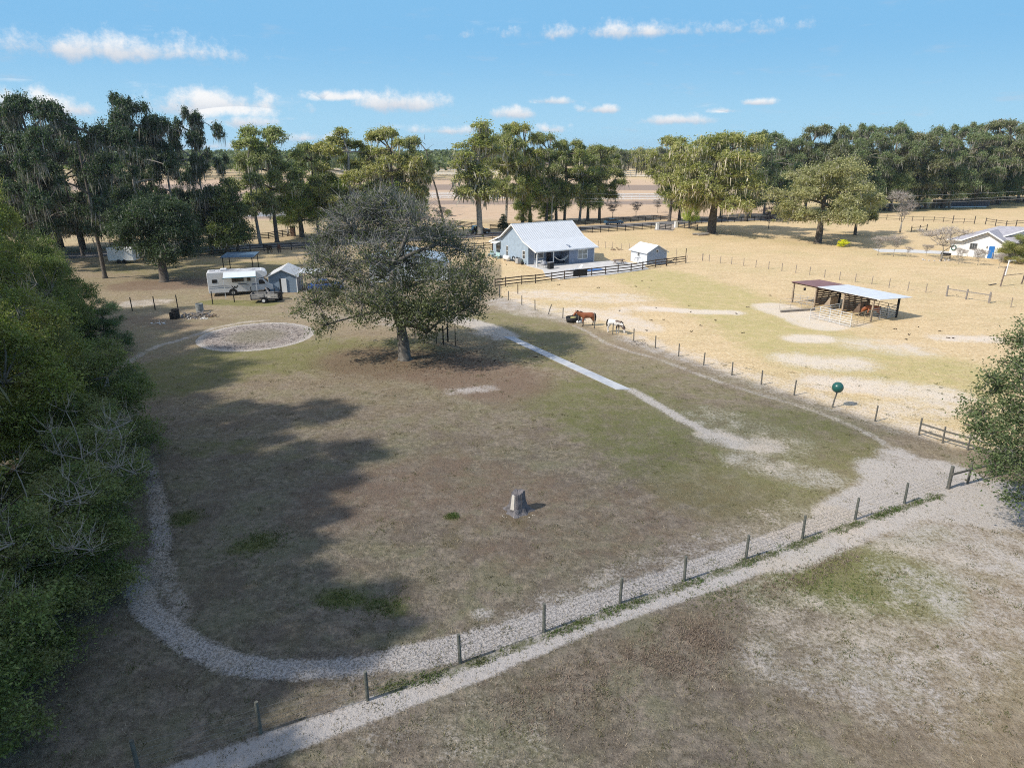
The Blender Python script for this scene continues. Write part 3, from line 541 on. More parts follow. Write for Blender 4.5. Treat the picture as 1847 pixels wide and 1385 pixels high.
for px,py,top,w,lab in ((190,502,182,170,'leaning mossy oak at the wood edge just left of the round dark oak'),(110,486,172,190,'tall mossy oak with ragged top second from the left edge'),(20,478,200,170,'mossy oak at the far left edge against the sky'),
   (262,470,170,150,'very tall ragged mossy oak behind the round dark oak'),(330,462,210,130,'mossy dark oak right of the tallest ragged one'),(382,456,196,100,'rightmost of the dark mossy oaks, flat topped above the camper'),(70,470,205,150,'mossy dark oak third from the left edge against the sky'),(150,462,225,130,'lower mossy dark oak behind the leaning mossy oak'),(300,452,232,120,'mossy dark oak directly above the round dark oak'),(235,440,240,110,'thin mossy oak behind the round dark oak near the road')):
    place(TD[random.randrange(3)],px,py,top,w*1.05,lab,group='dark mossy oaks at the left',tint=(.8,.9,1.0),mosst=(.72,.72,.75),name='mossy_dark_oak',lean=-.05)
place(TA[2],205,400,345,60,'sunlit yellow green tree glimpsed beyond the dark mossy oaks',name='sunlit_tree',tint=(1.7,1.5,.8))
# right hand dark wood
R2=[(1378,388,236,100),(1425,386,250,96),(1452,384,226,92),(1500,383,228,96),(1548,382,224,104),(1595,380,222,104),(1640,378,240,100),(1668,377,228,100),(1712,376,226,106),(1752,374,238,110),(1790,370,216,112),(1835,366,244,120),(1890,362,232,130),(1405,379,262,80),(1530,374,236,90),(1625,371,228,90),(1738,366,222,90),(1815,360,222,100),(1870,356,240,100)]
for i,(px,py,top,w) in enumerate(R2):
    p=[TD[0],TD[1],TA[1],TD[2]][i%4]; g=i>=9
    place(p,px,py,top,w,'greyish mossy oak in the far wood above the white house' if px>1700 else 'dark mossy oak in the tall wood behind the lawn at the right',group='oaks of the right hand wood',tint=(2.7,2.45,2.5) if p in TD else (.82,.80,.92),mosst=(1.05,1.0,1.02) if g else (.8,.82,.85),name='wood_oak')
for i,(px,py,top,w) in enumerate([(1352,392,318,60),(1400,388,305,70),(1560,384,318,60),(1605,381,310,70),(1655,378,322,50),(1700,376,300,80),(1755,374,306,80),(1800,369,300,80),(1850,365,296,90),(1430,384,300,70),(1640,368,290,90),(1735,362,292,90),(1790,358,290,90),(1585,372,300,80),(1510,377,295,80),(1880,352,280,100)]):
    place(darko,px,py,top,w,'low dark bushy tree filling the foot of the right hand wood',group='low trees in the right hand wood',tint=random.choice([(1.8,1.75,1.8),(2.3,2.1,1.9),(1.4,1.5,1.6),(2.5,2.3,2.4)]),name='low_oak')
for i,(px,py,top,w,tn,lab) in enumerate([(60,458,330,140,(1,1.1,1.2),'dark bushy tree at the far left behind the wood'),(110,448,325,120,(1.2,1.2,1.3),'dark low tree left of the leaning mossy oak by the road'),(225,446,330,110,(1.1,1.15,1.2),'dark low tree between the leaning mossy oak and the round dark oak'),(395,449,340,80,(1.3,1.3,1.2),'dark low tree just behind the light leaning tree by the fence'),(545,428,330,90,(3.0,2.6,1.7),'green low tree between the straight trunked oak and the paddock oak'),(150,450,345,110,(1,1,1.1),'dark bushy tree behind the leaning mossy oak'),(345,452,350,84,(1.1,1.15,1.2),'dark bushy tree between the round dark oak and the evergreens'),
   (606,422,315,104,(3.6,3.0,1.7),'yellow green bushy tree behind the left half of the paddock oak'),(690,418,322,110,(3.8,3.2,1.9),'broad yellow green bushy tree behind the middle of the paddock oak'),(746,412,335,60,(3.2,2.8,1.7),'bushy tree left of the leaning bare trunk'),
   (956,403,305,66,(3.2,2.8,1.7),'full green tree filling the grove behind the blue house'),(1003,401,318,56,(2.6,2.4,1.6),'darker full tree in the grove right of the utility pole'),(1060,398,300,56,(3.0,2.6,1.8),'full crowned tree in the grove above the parked sedan'),(1225,398,318,60,(3.6,3.1,1.6),'yellow green bushy tree left of the great moss oak'),(1243,412,352,34,(4,3.4,1.6),'small yellow green tree behind the right wing fence')]):
    k_=1.5 if tn[0]>2 else 1.2; place(darko,px,py,top,w,lab,tint=tuple(min(7,a_*k_) for a_ in tn),mosst=(1.2,1.2,1.15),name='bushy_tree')
# woodland along the left edge
wood=[]
LE=[(-17.2,16.5),(-17.6,20.5),(-18.6,24.5),(-20.6,28.5),(-22.2,33),(-24.6,38),(-29,43),(-33,48),(-37,54),(-41,60),(-45,66),(-50,72)]
for i,(x,y) in enumerate(LE):
    for j in range(4):
        rr_=random.Random(i*7+j); h=[6.5,10.0,14.0,15.5][j]+rr_.uniform(-1,1.2)*(1 if j==0 else 2.0); h=h*(1.35 if y>46 else 1.1 if y>36 else 1); wood.append((x-[0,3.8,8.5,14][j]+rr_.uniform(-.5,.5),y+rr_.uniform(-1.6,1.6)-j*1.2,h,[6.0,7.6,9,10][j]))
wood+=[(-20,4,13,9),(-21,-4,14,9),(-19,11,11,8),(-28,2,15,10),(-27,10,15,10),(-22,-12,14,10)]
for i,(x,y,h,w) in enumerate(wood):
    big=h>12 and y<36
    if big and (i//4)%2 and i%4==3: continue
    place_w(TA[i%3] if big else TW[(i*5+i//3)%3],x-(1.5 if big else 0),y,h*(1.32 if big else 1),w*(1.15 if big else 1),'dense leafy tree of the wood along the left edge of the brown paddock',group='trees of the wood along the left edge',tint=[(1,1,1),(1.25,1.15,.9),(.75,.9,1.0),(1.0,1.0,1.3)][i%4],name='woodland_tree')
for i,(x,y,h,w) in enumerate(((-19.6,27,8.5,5),(-19.0,22,8,5),(-33,44,11,5),(-18.4,18.5,7.5,5))):
    place_w(barew,x,y,h,w,'bare pale branched tree among the green trees of the left edge wood',group='bare trees in the left edge wood',name='bare_tree',mosst=(1.1,1.1,1.1),lean=[.3,.4,.1,.25,.35,.1][i],rz=0)
# bare and small trees
for px,py,top,w,lab in ((1105,394,362,34,'small bare tree hung with dark moss beyond the parked sedan'),(1147,390,363,26,'spindly bare tree beyond the black fence right of the parked sedan'),(1186,384,358,22,'thin bare sapling beyond the road left of the leaning oak')): place(greyb,px,py,top,w,lab,name='bare_tree')
place(greyb,1386,413,371,40,'round purplish bare shrub beside the broad pale live oak',name='bare_shrub',mosst=(.8,.65,.75))
place(birch,1623,420,341,56,'white barked bare tree in front of the far dark wood',name='bare_tree'); place(birch,520,426,368,70,'pale bare tree by the brown gate post left of the paddock oak',name='bare_tree'); place(greyb,795,404,372,34,'small bare sapling behind the leaning bare pole trunk',name='bare_tree')
for px,py,top,w,lab in ((1583,461,424,34,'first crape myrtle from the left beside the concrete drive'),(1611,463,422,36,'second crape myrtle beside the concrete drive'),(1637,464,444,16,'small thin crape myrtle beside the concrete drive'),(1670,463,440,22,'slender crape myrtle just left of the biggest one'),(1697,471,408,92,'biggest bare crape myrtle at the left corner of the white house'),(1729,476,446,26,'small crape myrtle in front of the wreath on the white house'),(1763,479,447,28,'crape myrtle in front of the blue door'),(1801,484,456,20,'stubby crape myrtle right of the blue door')): place(myrtle,px,py,top,w,lab,cat='crape myrtle',group='bare crape myrtles by the white house',name='crape_myrtle')
place(TW[2],1832,474,424,66,'green leafy tree in front of the right end of the white house',name='leafy_tree',tint=(1.8,1.5,1.6)); place(TW[2],1520,445,432,22,'small bright yellow green bush under the broad pale live oak',cat='bush',name='round_bush',tint=(5,4.0,1.0)); place(TW[0],808,390,378,18,'low green bush in the dry field beyond the road',cat='bush',name='round_bush',tint=(1.5,1.3,1))
place(TW[0],232,712,665,70,'low dark shrub beside the sandy trail at the edge of the left wood',cat='shrub',name='trail_shrub',tint=(.7,.9,1.2)); place(TW[1],200,640,540,90,'dark leaning shrub tree at the corner of the left wood',cat='shrub',name='trail_shrub',tint=(.7,.9,1.2))
# distant line
fi=0
for px in range(1080,1345,11):
    place(TF[fi%3],px+random.uniform(-4,4),random.choice((308,312,316,319)),random.uniform(264,277),random.uniform(30,46),'distant oak beyond the white rails of the race track',group='distant oaks beyond the track',tint=random.choice(((1.3,1.2,.9),(1.5,1.35,1),(1,1,.9))),name='distant_oak'); fi+=1
for px in (742,770,795,812,835): place(TF[fi%3],px,random.choice((300,303)),random.uniform(270,277),30,'distant oak beyond the far track rail left of the slim oak',group='distant oaks left of the slim oak',tint=(1.1,1.05,1),name='distant_oak'); fi+=1
def far_wood():
    Vs=[];Qs=[];n0=0
    r2=np.random.default_rng(3)
    for i in range(1100):
        th=r2.uniform(-1.0,1.0); D=r2.uniform(620,980) if r2.random()<.75 else r2.uniform(430,620)
        if -.12<th<.36 and D<640: D=r2.uniform(660,900)
        x=D*math.tan(th*.8); y=D; h=r2.uniform(16,20.0) if D>620 else r2.uniform(14,18); Rr=r2.uniform(7,11); n=100
        dr=unit(n); dr[:,2]=np.abs(dr[:,2])*1.0-.25; C=np.array([x,y,h*.5])+dr*np.array([Rr,Rr,h*.5])*(.75+.25*r2.random((n,1)))
        V,Q=leaves(C,3.4,.7,.4); Vs.append(V);Qs.append(Q+n0);n0+=len(V)
    V=np.concatenate(Vs); V[:,2]=np.maximum(V[:,2],0.1); o=npmesh('distant_wood',V,np.concatenate(Qs),M_leafd); o.color=(1.7,1.6,1.5,1); tag(o,'hazy wooded horizon closing the view',None,None,'stuff'); o['category']='wood'
far_wood()
# leaning pole trunk
lp=MB(); X0,Y0=G(804,412); P0=Vector((0,0,0)); lp.tube([(0,0,-.1),(-1.0,0,4),(-2.0,.3,9),(-3.4,.2,13.5),(-3.9,0,17.5),(-6.3,0,20.5)],[.26,.24,.2,.17,.13,.05],8); rt=root('leaning_trunk',(X0,Y0,0),0,'tall leaning bare trunk with a few twigs right of the paddock oak top','tree'); lp.build('trunk',M_bark,rt,True)
bm_=MB()
for i in range(16):
    z=3.5+i*1.1; a=random.uniform(0,6.28); x=-.25*z*.85; bm_.tube([(x,0,z),(x+1.0*math.cos(a),.8*math.sin(a),z+.7),(x+1.9*math.cos(a),1.6*math.sin(a),z+1.1)],[.05,.035,.012],4)
bm_.build('branch',M_bark,rt)
# ---------- fences
def fence(name,pts,h,label,pm,posts='round',pr=.07,rails=(),rm=None,rw=(.03,.14),wires=(),mesh=False,cat='fence',group=None,heights=None,leans=None,depth=.3):
    P=[Vector((*G(*p),0)) for p in pts]; o=P[0]; r=root(name,o,0,label,cat,group)
    for i,p in enumerate(P):
        q=p-o; hh=h*(heights or {}).get(i,1)*random.uniform(.97,1.04); rr2=pr*(1.5 if heights and i in heights else 1)
        tx,ty=(leans or {}).get(i,(random.uniform(-.03,.03),random.uniform(-.03,.03))); m=MB()
        if posts=='round': m.tube([q+Vector((0,0,-depth)),q+Vector((tx*.5,ty*.5,hh*.5)),q+Vector((tx,ty,hh))],[rr2*1.05,rr2,rr2*.96],9)
        else: m.beam(q+Vector((0,0,-depth)),q+Vector((0,0,hh)),pr*2,pr*2)
        m.build('post',pm,r,smooth=False)
    for z in rails:
        m=MB()
        for a,b in zip(P[:-1],P[1:]): m.beam(a-o+Vector((0,-pr-.03,z)),b-o+Vector((0,-pr-.03,z+.003)),rw[0],rw[1])
        m.build('rail',rm or pm,r)
    if wires or mesh:
        m=MB()
        for z in wires:
            for a,b in zip(P[:-1],P[1:]): m.beam(a-o+Vector((0,0,z)),b-o+Vector((0,0,z)),.006,.006)
        if mesh:
            for a,b in zip(P[:-1],P[1:]):
                n=int((b-a).length/.3)
                for k in range(1,n): q=a+(b-a)*k/n-o; m.beam(q+Vector((0,0,.05)),q+Vector((0,0,max(wires))),.006,.006)
        m.build('wire',M_wire,r)
    return r
WS=(.12,.32,.52,.75,1.0)
fence('wire_fence',[(250,1390),(470,1322)]+FENCE_A,1.25,'wire fence on round grey posts running along the sandy track at the bottom',mat('treated_post',(.15,.155,.135),.85,.25,7,bump=.01),pr=.065,wires=WS,heights={11:1.12})
fence('wire_fence',FENCE_B,1.2,'wire fence on thin posts dividing the brown paddock from the straw coloured one',M_post,pr=.055,wires=WS,heights={0:1.25},leans={4:(.45,.1),16:(.28,.1)})
fence('rail_fence',[(1657,785),(1700,799),(1745,812),(1800,829),(1860,848)],1.15,'two rail wooden fence running under the oak at the right edge',M_post,pr=.055,rails=(.42,.85),rw=(.06,.1))
fence('gate_rail',[(1710,881.5),(1745,872),(1800,858)],1.3,'wooden rail leading from the last grey post into the oak at the right',M_post,pr=.07,rails=(.95,),rw=(.09,.09))
fence('lone_post',[(934,530)],1.25,'single short brown post in the sand near the corner of the board fence',M_board,pr=.06,cat='post')
fence('board_fence',[(893,519),(912,516.5),(941,513),(966,511),(995,507),(1018,503.5),(1045,500),(1067,498),(1092,495),(1114.5,492.6),(1138,490),(1159,486.5),(1182,482),(1201.6,479.6)],1.25,'brown three board fence in front of the blue house patio',M_board,posts='sq',rails=(.3,.72,1.13),rw=(.04,.15))
gf=fence('yard_gate',[(1202.5,479.4),(1219,477),(1236,474.6)],1.2,'brown board gate with a diagonal brace at the right end of the board fence',M_board,posts='sq',pr=.05,rails=(.35,.75,1.1),rw=(.04,.13),cat='gate',heights={2:2.0})
a=Vector((*G(1202.5,479.4),0)); b=Vector((*G(1219,477),0)); MB().beam((0,-.12,.3),(b-a)+Vector((0,-.12,1.12)),.05,.1).build('brace',M_board,gf)
fence('black_fence',[(1028,423),(1047,421),(1068,420.3),(1083,419.4),(1098,418.6),(1113,417.6),(1128,416.8),(1143,415.6),(1158,414.6),(1174,413.4),(1182,413)],1.35,'black board fence on the near side of the road below the sedan',M_black,posts='sq',rails=(.25,.58,.91,1.22),rw=(.05,.15))
fence('black_fence',[(1189.5,413.4),(1200,414.3),(1210,415.4)],1.35,'short black board wing fence right of the left gate pillar',M_black,posts='sq',rails=(.25,.58,.91,1.22),rw=(.05,.15))
fence('black_fence',[(1223,410.6),(1234,412),(1246,413.3),(1258,414.6)],1.35,'short black board wing fence right of the right gate pillar',M_black,posts='sq',rails=(.25,.58,.91,1.22),rw=(.05,.15))
def lerp(a,b,n): return [(a[0]+(b[0]-a[0])*i/n,a[1]+(b[1]-a[1])*i/n) for i in range(n+1)]
fence('black_fence',lerp((884,415),(1029,407.6),10)+lerp((1029,407.6),(1205,396.5),13)[1:],1.3,'black board fence beyond the road behind the parked sedan',M_black,posts='sq',rails=(.25,.58,.91,1.2),rw=(.05,.15))
fence('black_fence',lerp((1242,404.5),(1372,399),11)+[(1395,400.5),(1420,402)],1.3,'black board fence behind the great moss oak on the right lawn',M_black,posts='sq',rails=(.25,.58,.91,1.2),rw=(.05,.15))
fence('black_fence',[(770,398.5),(782,401.5),(796,404.5),(812,406.5),(830,408.5),(850,411),(867,413)],1.3,'black board fence curving in from the field behind the leaning trunk',M_black,posts='sq',rails=(.25,.58,.91,1.2),rw=(.05,.15))
fence('black_fence',lerp((200,447),(485,431),17)+[(497,428.5),(510,426.5),(526,425)],1.35,'black board fence beyond the road behind the camper and the tall trunks',M_black,posts='sq',rails=(.25,.58,.91,1.22),rw=(.05,.15))
fence('black_fence',lerp((340,464),(452,455),5)+lerp((452,455),(600,447),6)[1:],1.35,'dark board fence on the near side of the road behind the two dark horses',mat('fence_board_weathered',(.07,.065,.06),.85,.2,4),posts='sq',rails=(.3,.72,1.15),rw=(.05,.15))
fence('board_fence',lerp((760,441),(905,430.5),9),1.3,'brown board fence along the road left of the blue house',M_board,posts='sq',rails=(.3,.72,1.13),rw=(.04,.14))
fence('board_fence',lerp((790,456),(889,448.6),6),1.3,'brown board fence meeting the back corner of the blue house',M_board,posts='sq',rails=(.3,.72,1.13),rw=(.04,.14))
C_=[(1279,472),(1299,475),(1319,477),(1341,479.5),(1363,482.6),(1386,486),(1410,489),(1435,492.5),(1460,496),(1487,501),(1514,505),(1542,509),(1572,513),(1603,519),(1637,524.5),(1669.5,528),(1706,534.4),(1742,540.5),(1783,546.5),(1823,554.5),(1870,563)]
pale=mat('post_pale',(.36,.30,.25),.85,.2,6)
fence('wire_fence',[(1238,473.5),(1267,470.5)]+C_[:17],1.2,'pale post wire fence crossing the straw paddock behind the horse shelter',pale,pr=.055,wires=(.4,.75,1.05),heights={1:1.0})
fence('rail_fence',[(1707,534.6),(1742,540.5),(1783,546.5)],1.35,'single rail fence section on three thick grey posts right of the horse shelter',mat('post_grey',(.30,.27,.25),.85,.2,6),pr=.1,rails=(1.0,),rw=(.09,.1))
fence('wire_fence',[(1785,547),(1823,554.5),(1870,563)],1.2,'last pale post of the wire fence at the right edge',pale,pr=.055,wires=(.4,.75,1.05))
fence('wire_fence',[(1065,446),(1079,447),(1092,448),(1104,449),(1120.6,451),(1135,452),(1202,461),(1219.5,463)],1.3,'thin faded wire fence across the lawn behind the small blue shed',pale,pr=.04,wires=(.5,1.0))
fence('wire_fence',[(239,561),(280,559),(321,556.5),(384,549),(423,545),(455,541)],1.6,'dark post wire fence behind the burn pile in front of the camper',mat('post_dark',(.035,.035,.03),.85,.3,6),pr=.06,wires=(.4,.8,1.2))
fence('rail_fence',[(1580,396),(1599,396.6),(1622,398),(1645,399),(1665,399.5),(1684,400),(1701,401),(1718,403),(1738,403.5),(1757,404)],1.35,'dark old rail fence across the pasture below the far wood',M_rust,pr=.07,rails=(1.1,.45),rw=(.05,.07),heights={7:1.5,9:1.5})
fence('rail_fence',[(1777,405),(1795,408),(1814,410.5),(1832,409.5),(1850,408)],1.6,'dark posts and boards behind the roof of the white house',M_rust,pr=.1,rails=(.9,1.4),rw=(.05,.1))
fence('old_gate',[(1643,419),(1658,417.5),(1671,415.5)],1.4,'broken old dark gate standing alone in the lawn left of the white house',M_rust,pr=.1,rails=(1.0,.3),rw=(.06,.08),cat='gate')
fence('feeder_frame',[(787,619.8),(800,622),(808,616.8)],2.0,'four dark posts with a cross rail standing beside the paddock oak',M_black,pr=.05,rails=(1.45,),rw=(.06,.06),cat='post frame',heights={1:.93,2:.93})
fence('lone_post',[(821.5,623)],2.0,'thin dark post standing right of the post frame by the paddock oak',M_black,pr=.04,cat='post')
# track rails
def rail(pts,n,h,label,rs=(.5,1.15)):
    P=[]; 
    for a,b in zip(pts[:-1],pts[1:]): P+=lerp(a,b,max(2,int(n/(len(pts)-1))))[(1 if P else 0):]
    return fence('track_rail',P,h,label,M_white,posts='sq',pr=.1,rails=rs,rm=M_white,rw=(.15,.26),cat='rail fence',group='white race track rails')
rail([(560,351),(780,352.5),(1180,355.4),(1330,356.5)],92,1.3,'white race track rail, inner line of the nearest pair')
rail([(540,356),(780,358.5),(1210,361.8),(1330,362.5)],92,1.3,'white race track rail nearest to the road, outer line of the pair')
rail([(560,315),(820,316.5),(1330,321)],90,1.8,'distant white track rail closing the near side of the far turn',(.9,1.7)); rail([(560,310.5),(1330,316.5)],80,2.6,'farthest white track rail below the distant oaks',(1.3,2.5))
# ---------- buildings
def win(m_root,name,axis,u0,u1,z0,z1,w,out,mull=(1,1),fr=.07,glass=None,fm=None):
    """window on a wall; axis 'x': wall runs along x at y=w, outward normal sign out; axis 'y': wall along y at x=w"""
    def B(mb,a0,a1,c0,c1,d0,d1):
        lo_,hi=sorted((w+out*d0,w+out*d1))
        return mb.box(a0,a1,lo_,hi,c0,c1) if axis=='x' else mb.box(lo_,hi,a0,a1,c0,c1)
    g=MB(); B(g,u0,u1,z0,z1,.004,.02); g=g.build(name,glass or M_glass,m_root)
    f=MB(); 
    B(f,u0-fr,u1+fr,z1,z1+fr,.006,.05);B(f,u0-fr,u1+fr,z0-fr,z0,.006,.06);B(f,u0-fr,u0,z0,z1,.006,.05);B(f,u1,u1+fr,z0,z1,.006,.05)
    for i in range(1,mull[0]+1): u=u0+(u1-u0)*i/(mull[0]+1); B(f,u-.03,u+.03,z0,z1,.02,.045)
    for i in range(1,mull[1]+1): z=z0+(z1-z0)*i/(mull[1]+1); B(f,u0,u1,z-.025,z+.025,.021,.042)
    f.build('frame',fm or M_white,g); return g
# blue house: local x along the front, y towards the back, origin at the front left porch corner
hx,hy=G(967.6,482.3); HR=rad(30); house=root('blue_house',(hx,hy,0),HR,'light blue house with a white metal roof, covered porch and patio behind the board fence','house')
Lh,Dh=11.3,14.6; PD=2.6; xs=6.3
prof=[(-.55,2.45),(3.5,3.75),(Dh/2,6.1),(Dh-3.5,3.75),(Dh+.55,2.45)]
def rz_at(y):
    for (a,b),(c,d) in zip(prof[:-1],prof[1:]):
        if a<=y<=c: return b+(d-b)*(y-a)/(c-a)
wl=MB()
wl.prism([(PD,0),(Dh,0),(Dh,rz_at(Dh)-.12)]+[(Dh-3.5,3.63),(Dh/2,5.96),(3.5,3.63)]+[(PD,rz_at(PD)-.12)],'x',0,.15)
wl.prism([(PD,0),(Dh,0),(Dh,rz_at(Dh)-.12)]+[(Dh-3.5,3.63),(Dh/2,5.96),(3.5,3.63)]+[(PD,rz_at(PD)-.12)],'x',Lh-.15,Lh)
wl.box(.15,Lh-.15,Dh-.15,Dh,0,2.5); wl.build('wall',M_siding,house)
fw=MB(); fw.box(.15,xs,PD,PD+.15,0,3.2); fw.box(xs,xs+.15,.0,PD,0,3.1); fw.prism([(.0,0),(PD,0),(PD,3.25),(0,2.5)],'x',Lh-.15,Lh-.002); fw.box(xs+.15,Lh-.15,0,.15,0,2.52); fw.build('front_wall',M_sidingshade,house)
# two more door-side panels: left side of porch open, beam at eave
MB().box(-.0,Lh,-.12,.0,2.28,2.5).build('porch_beam',M_white,house)
for x in (.06,3.2): MB().box(x-.06,x+.08,-.1,.04,0,2.28).build('porch_post',M_white,house)
MB().box(Lh-.02,Lh+.08,-.05,.08,0,2.4).build('corner_trim',M_white,house)
MB().box(-.08,.05,Dh+.1,Dh+.24,0,2.4).build('porch_post',mat('brown_post',(.12,.07,.05),.8,.2,5),house)
rf=MB()
th=.09
for (a,b),(c,d) in zip(prof[:-1],prof[1:]): rf.prism([(a,b),(c,d),(c,d+th),(a,b+th)],'x',-.5,Lh+.5)
rf=rf.build('roof',M_metalroof,house)
tr_=MB()
for x in (-.54,Lh+.5):
    for (a,b),(c,d) in zip(prof[:-1],prof[1:]): tr_.prism([(a,b-.12),(c,d-.12),(c,d+.11),(a,b+.11)],'x',x,x+.04)
tr_.box(-.5,Lh+.5,-.62,-.55,2.4,2.56); tr_.box(-.5,Lh+.5,Dh/2-.1,Dh/2+.1,6.14,6.22); tr_.build('trim',M_white,rf)
win(house,'window','x',8.1,9.9,.75,2.15,0,-1,(1,1),.09,mat('window_screen',(.30,.31,.29),.2,.2,2,spec=.6)); win(house,'window','y',9.2,9.75,.7,2.3,0,-1,(0,1)); win(house,'window','y',3.55,4.3,.9,2.1,0,-1,(0,1)); win(house,'window','x',1.2,2.9,1.0,2.1,PD,-1,(1,0))
MB().box(3.55,4.5,PD-.06,PD-.004,0,2.15).build('door',mat('dark_door',(.05,.035,.035),.5,.2,3),house)
MB().box(-.05,-.004,12.0,13.3,0,2.3).build('sliding_door',M_glass,house)
def put(name,lx,ly,rz,label,cat,group=None,base=house,z=0):
    M=Matrix.Translation(base.location)@Matrix.Rotation(base.rotation_euler[2],4,'Z'); p=M@Vector((lx,ly,z)); return root(name,p,base.rotation_euler[2]+rz,label,cat,group)
# patio
pt=MB(); M=Matrix.Translation(house.location)@Matrix.Rotation(HR,4,'Z')
def slab(name,poly,z0,z1,m,kind='structure'):
    o=MB().prism(poly,'z',z0,z1).build(name,m); return tag(o,kind=kind)
hp=lambda x,y:tuple((M@Vector((x,y,0)))[:2])
slab('patio',[hp(-.6,PD-.05),hp(-.6,-2.8),G(985,500),G(1010,504),G(1100,496),G(1170,486),G(1160,477),hp(Lh+3.5,-1.0),hp(Lh,-.15),hp(xs+.1,-.15),hp(xs+.1,PD-.05)],-.05,.07,mat('patio_concrete',(.60,.58,.56),.7,.10,.8))
# things round the house
t=put('bar_cabinet',1.0,-2.6,.2,'pair of black trash bins beside the left porch post of the blue house','bin'); MB().box(-.45,-.02,-.3,.3,0,1.05).box(.02,.45,-.3,.3,0,1.05).build('body',M_black,t,bevel=.03); MB().box(-.48,0,-.33,.33,1.05,1.12).box(.01,.48,-.33,.33,1.05,1.12).build('lid',mat('lid_grey',(.3,.3,.32),.5),t)
t=put('barbecue_grill',-.2+.9,-1.3,.5,'grill with a light cover standing at the porch edge of the blue house','grill'); MB().box(-.5,.5,-.3,.3,.5,.9).ball((0,0,.9),.36,(1.3,.8,.7)).build('body',mat('grill_cover',(.35,.36,.40),.6),t,True); [MB().box(x,x+.05,-.02,.03,0,.5).build('leg',M_steel,t) for x in (-.45,.4)]
def lounge(name,lx,ly,rz,label,m,cat='lounge chair'):
    t=put(name,lx,ly,rz,label,cat); MB().box(-.35,.35,-.3,1.1,.32,.38).build('seat',m,t); MB().prism([(1.05,.34),(1.5,.95),(1.45,.98),(1.0,.38)],'x',-.35,.35).build('backrest',m,t)
    for x in (-.33,.28):
        for y in (-.25,.95): MB().box(x,x+.05,y,y+.05,0,.32).build('leg',m,t)
    return t
wp=mat('white_plastic',(.75,.76,.78),.5); lounge('patio_lounger',3.0,-6.2,-1.7,'white patio lounger near the fence left of the black mat',wp); lounge('patio_lounger',2.0,-6.0,-2.2,'pale patio lounger at the left tip of the patio',mat('pale_plastic',(.6,.63,.68),.5))
t=put('porch_table',1.3,.9,0,'round white table under the porch of the blue house','table'); MB().lathe([(.02,.7),(.5,.7),(.5,.74),(.02,.74)],16).build('tabletop',wp,t); MB().lathe([(.25,0),(.04,.06),(.04,.7)],8).build('pedestal',wp,t)
for i,(x,y,r_) in enumerate(((.5,1.0,0),(2.1,1.1,1.6),(1.2,-.3,2.6))):
    t=put('porch_chair',x,y,r_,['pale porch chair left of the round table','pale porch chair right of the round table','pale porch chair in front of the round table'][i],'chair','porch chairs of the blue house'); MB().box(-.22,.22,-.22,.22,.42,.47).build('seat',wp,t); MB().box(-.22,.22,.19,.23,.47,.95).build('backrest',wp,t)
    for x2 in (-.2,.16):
        for y2 in (-.2,.16): MB().box(x2,x2+.04,y2,y2+.04,0,.42).build('leg',wp,t)
t=put('sofa',4.9,1.7,0,'dark blue sofa against the porch wall of the blue house','sofa'); nv=mat('navy_cloth',(.03,.045,.08),.9); MB().box(-1.1,1.1,-.45,.45,.1,.45).build('seat',nv,t,bevel=.05); MB().box(-1.1,1.1,.3,.55,.45,.95).build('backrest',nv,t,bevel=.06); MB().box(-1.25,-1.1,-.45,.5,.1,.65).box(1.1,1.25,-.45,.5,.1,.65).build('armrest',nv,t,bevel=.04)
t=put('hammock',4.7,-.1,0,'white hammock slung between the porch post and the porch wall','hammock'); hm=[]; V=[];Fq=[]
for i in range(13):
    u=i/12; 
    for j in range(4): w_=(j/3-.5)*.9*math.sin(math.pi*min(1,max(0,u)))**.5; V.append((-1.4+2.8*u,w_,.75+.75*(2*u-1)**2+.25*(j/3-.5)**2))
for i in range(12):
    for j in range(3): Fq.append((i*4+j,i*4+j+1,i*4+j+5,i*4+j+4))
o=MB().add(V,Fq).build('bed',mat('hammock_cloth',(.75,.74,.70),.9),t); o.modifiers.new('solid','SOLIDIFY').thickness=.02; MB().beam((-1.5,0,1.62),(-1.4,0,1.5),.02).beam((1.4,0,1.5),(1.55,.1,1.7),.02).build('rope',M_wire,t)
t=put('propane_tank',-.9,8.1,rad(90),'white cylindrical tank lying beside the gable wall of the blue house','tank'); MB().tube([(-.85,0,.55),(-.7,0,.55),(.7,0,.55),(.85,0,.55)],[.2,.4,.4,.2],16).build('shell',M_white,t,True); MB().box(-.6,-.5,-.3,.3,0,.25).box(.5,.6,-.3,.3,0,.25).build('saddle',M_steel,t)
for i,(y,l) in enumerate(((6.6,'spoked wheel leaning on the gable wall of the blue house next to the white tank'),(5.4,'black tyre leaning on the gable wall of the blue house'))):
    t=put('spare_wheel',-.35,y,rad(90),l,'wheel'); n=20; MB().tube([(.42*math.cos(a*2*math.pi/n),.1*math.sin(a*2*math.pi/n),.5+.42*math.sin(a*2*math.pi/n)) for a in range(n+1)],.09,8,False).build('tyre',M_rubber,t,True); s=MB(); [s.beam((0,0,.5),(.38*math.cos(a),.09*math.sin(a),.5+.38*math.sin(a)),.03) for a in [k*math.pi/3 for k in range(6)]]; s.build('spokes',M_white,t)
t=put('air_conditioner',-.65,4.6,0,'grey air conditioner unit by the small gable window of the blue house','air conditioner'); MB().box(-.4,.4,-.4,.4,.06,.9).build('casing',M_steel,t,bevel=.03); MB().lathe([(.02,.9),(.33,.9),(.33,.94),(.02,.94)],16).build('fan_guard',M_black,t)
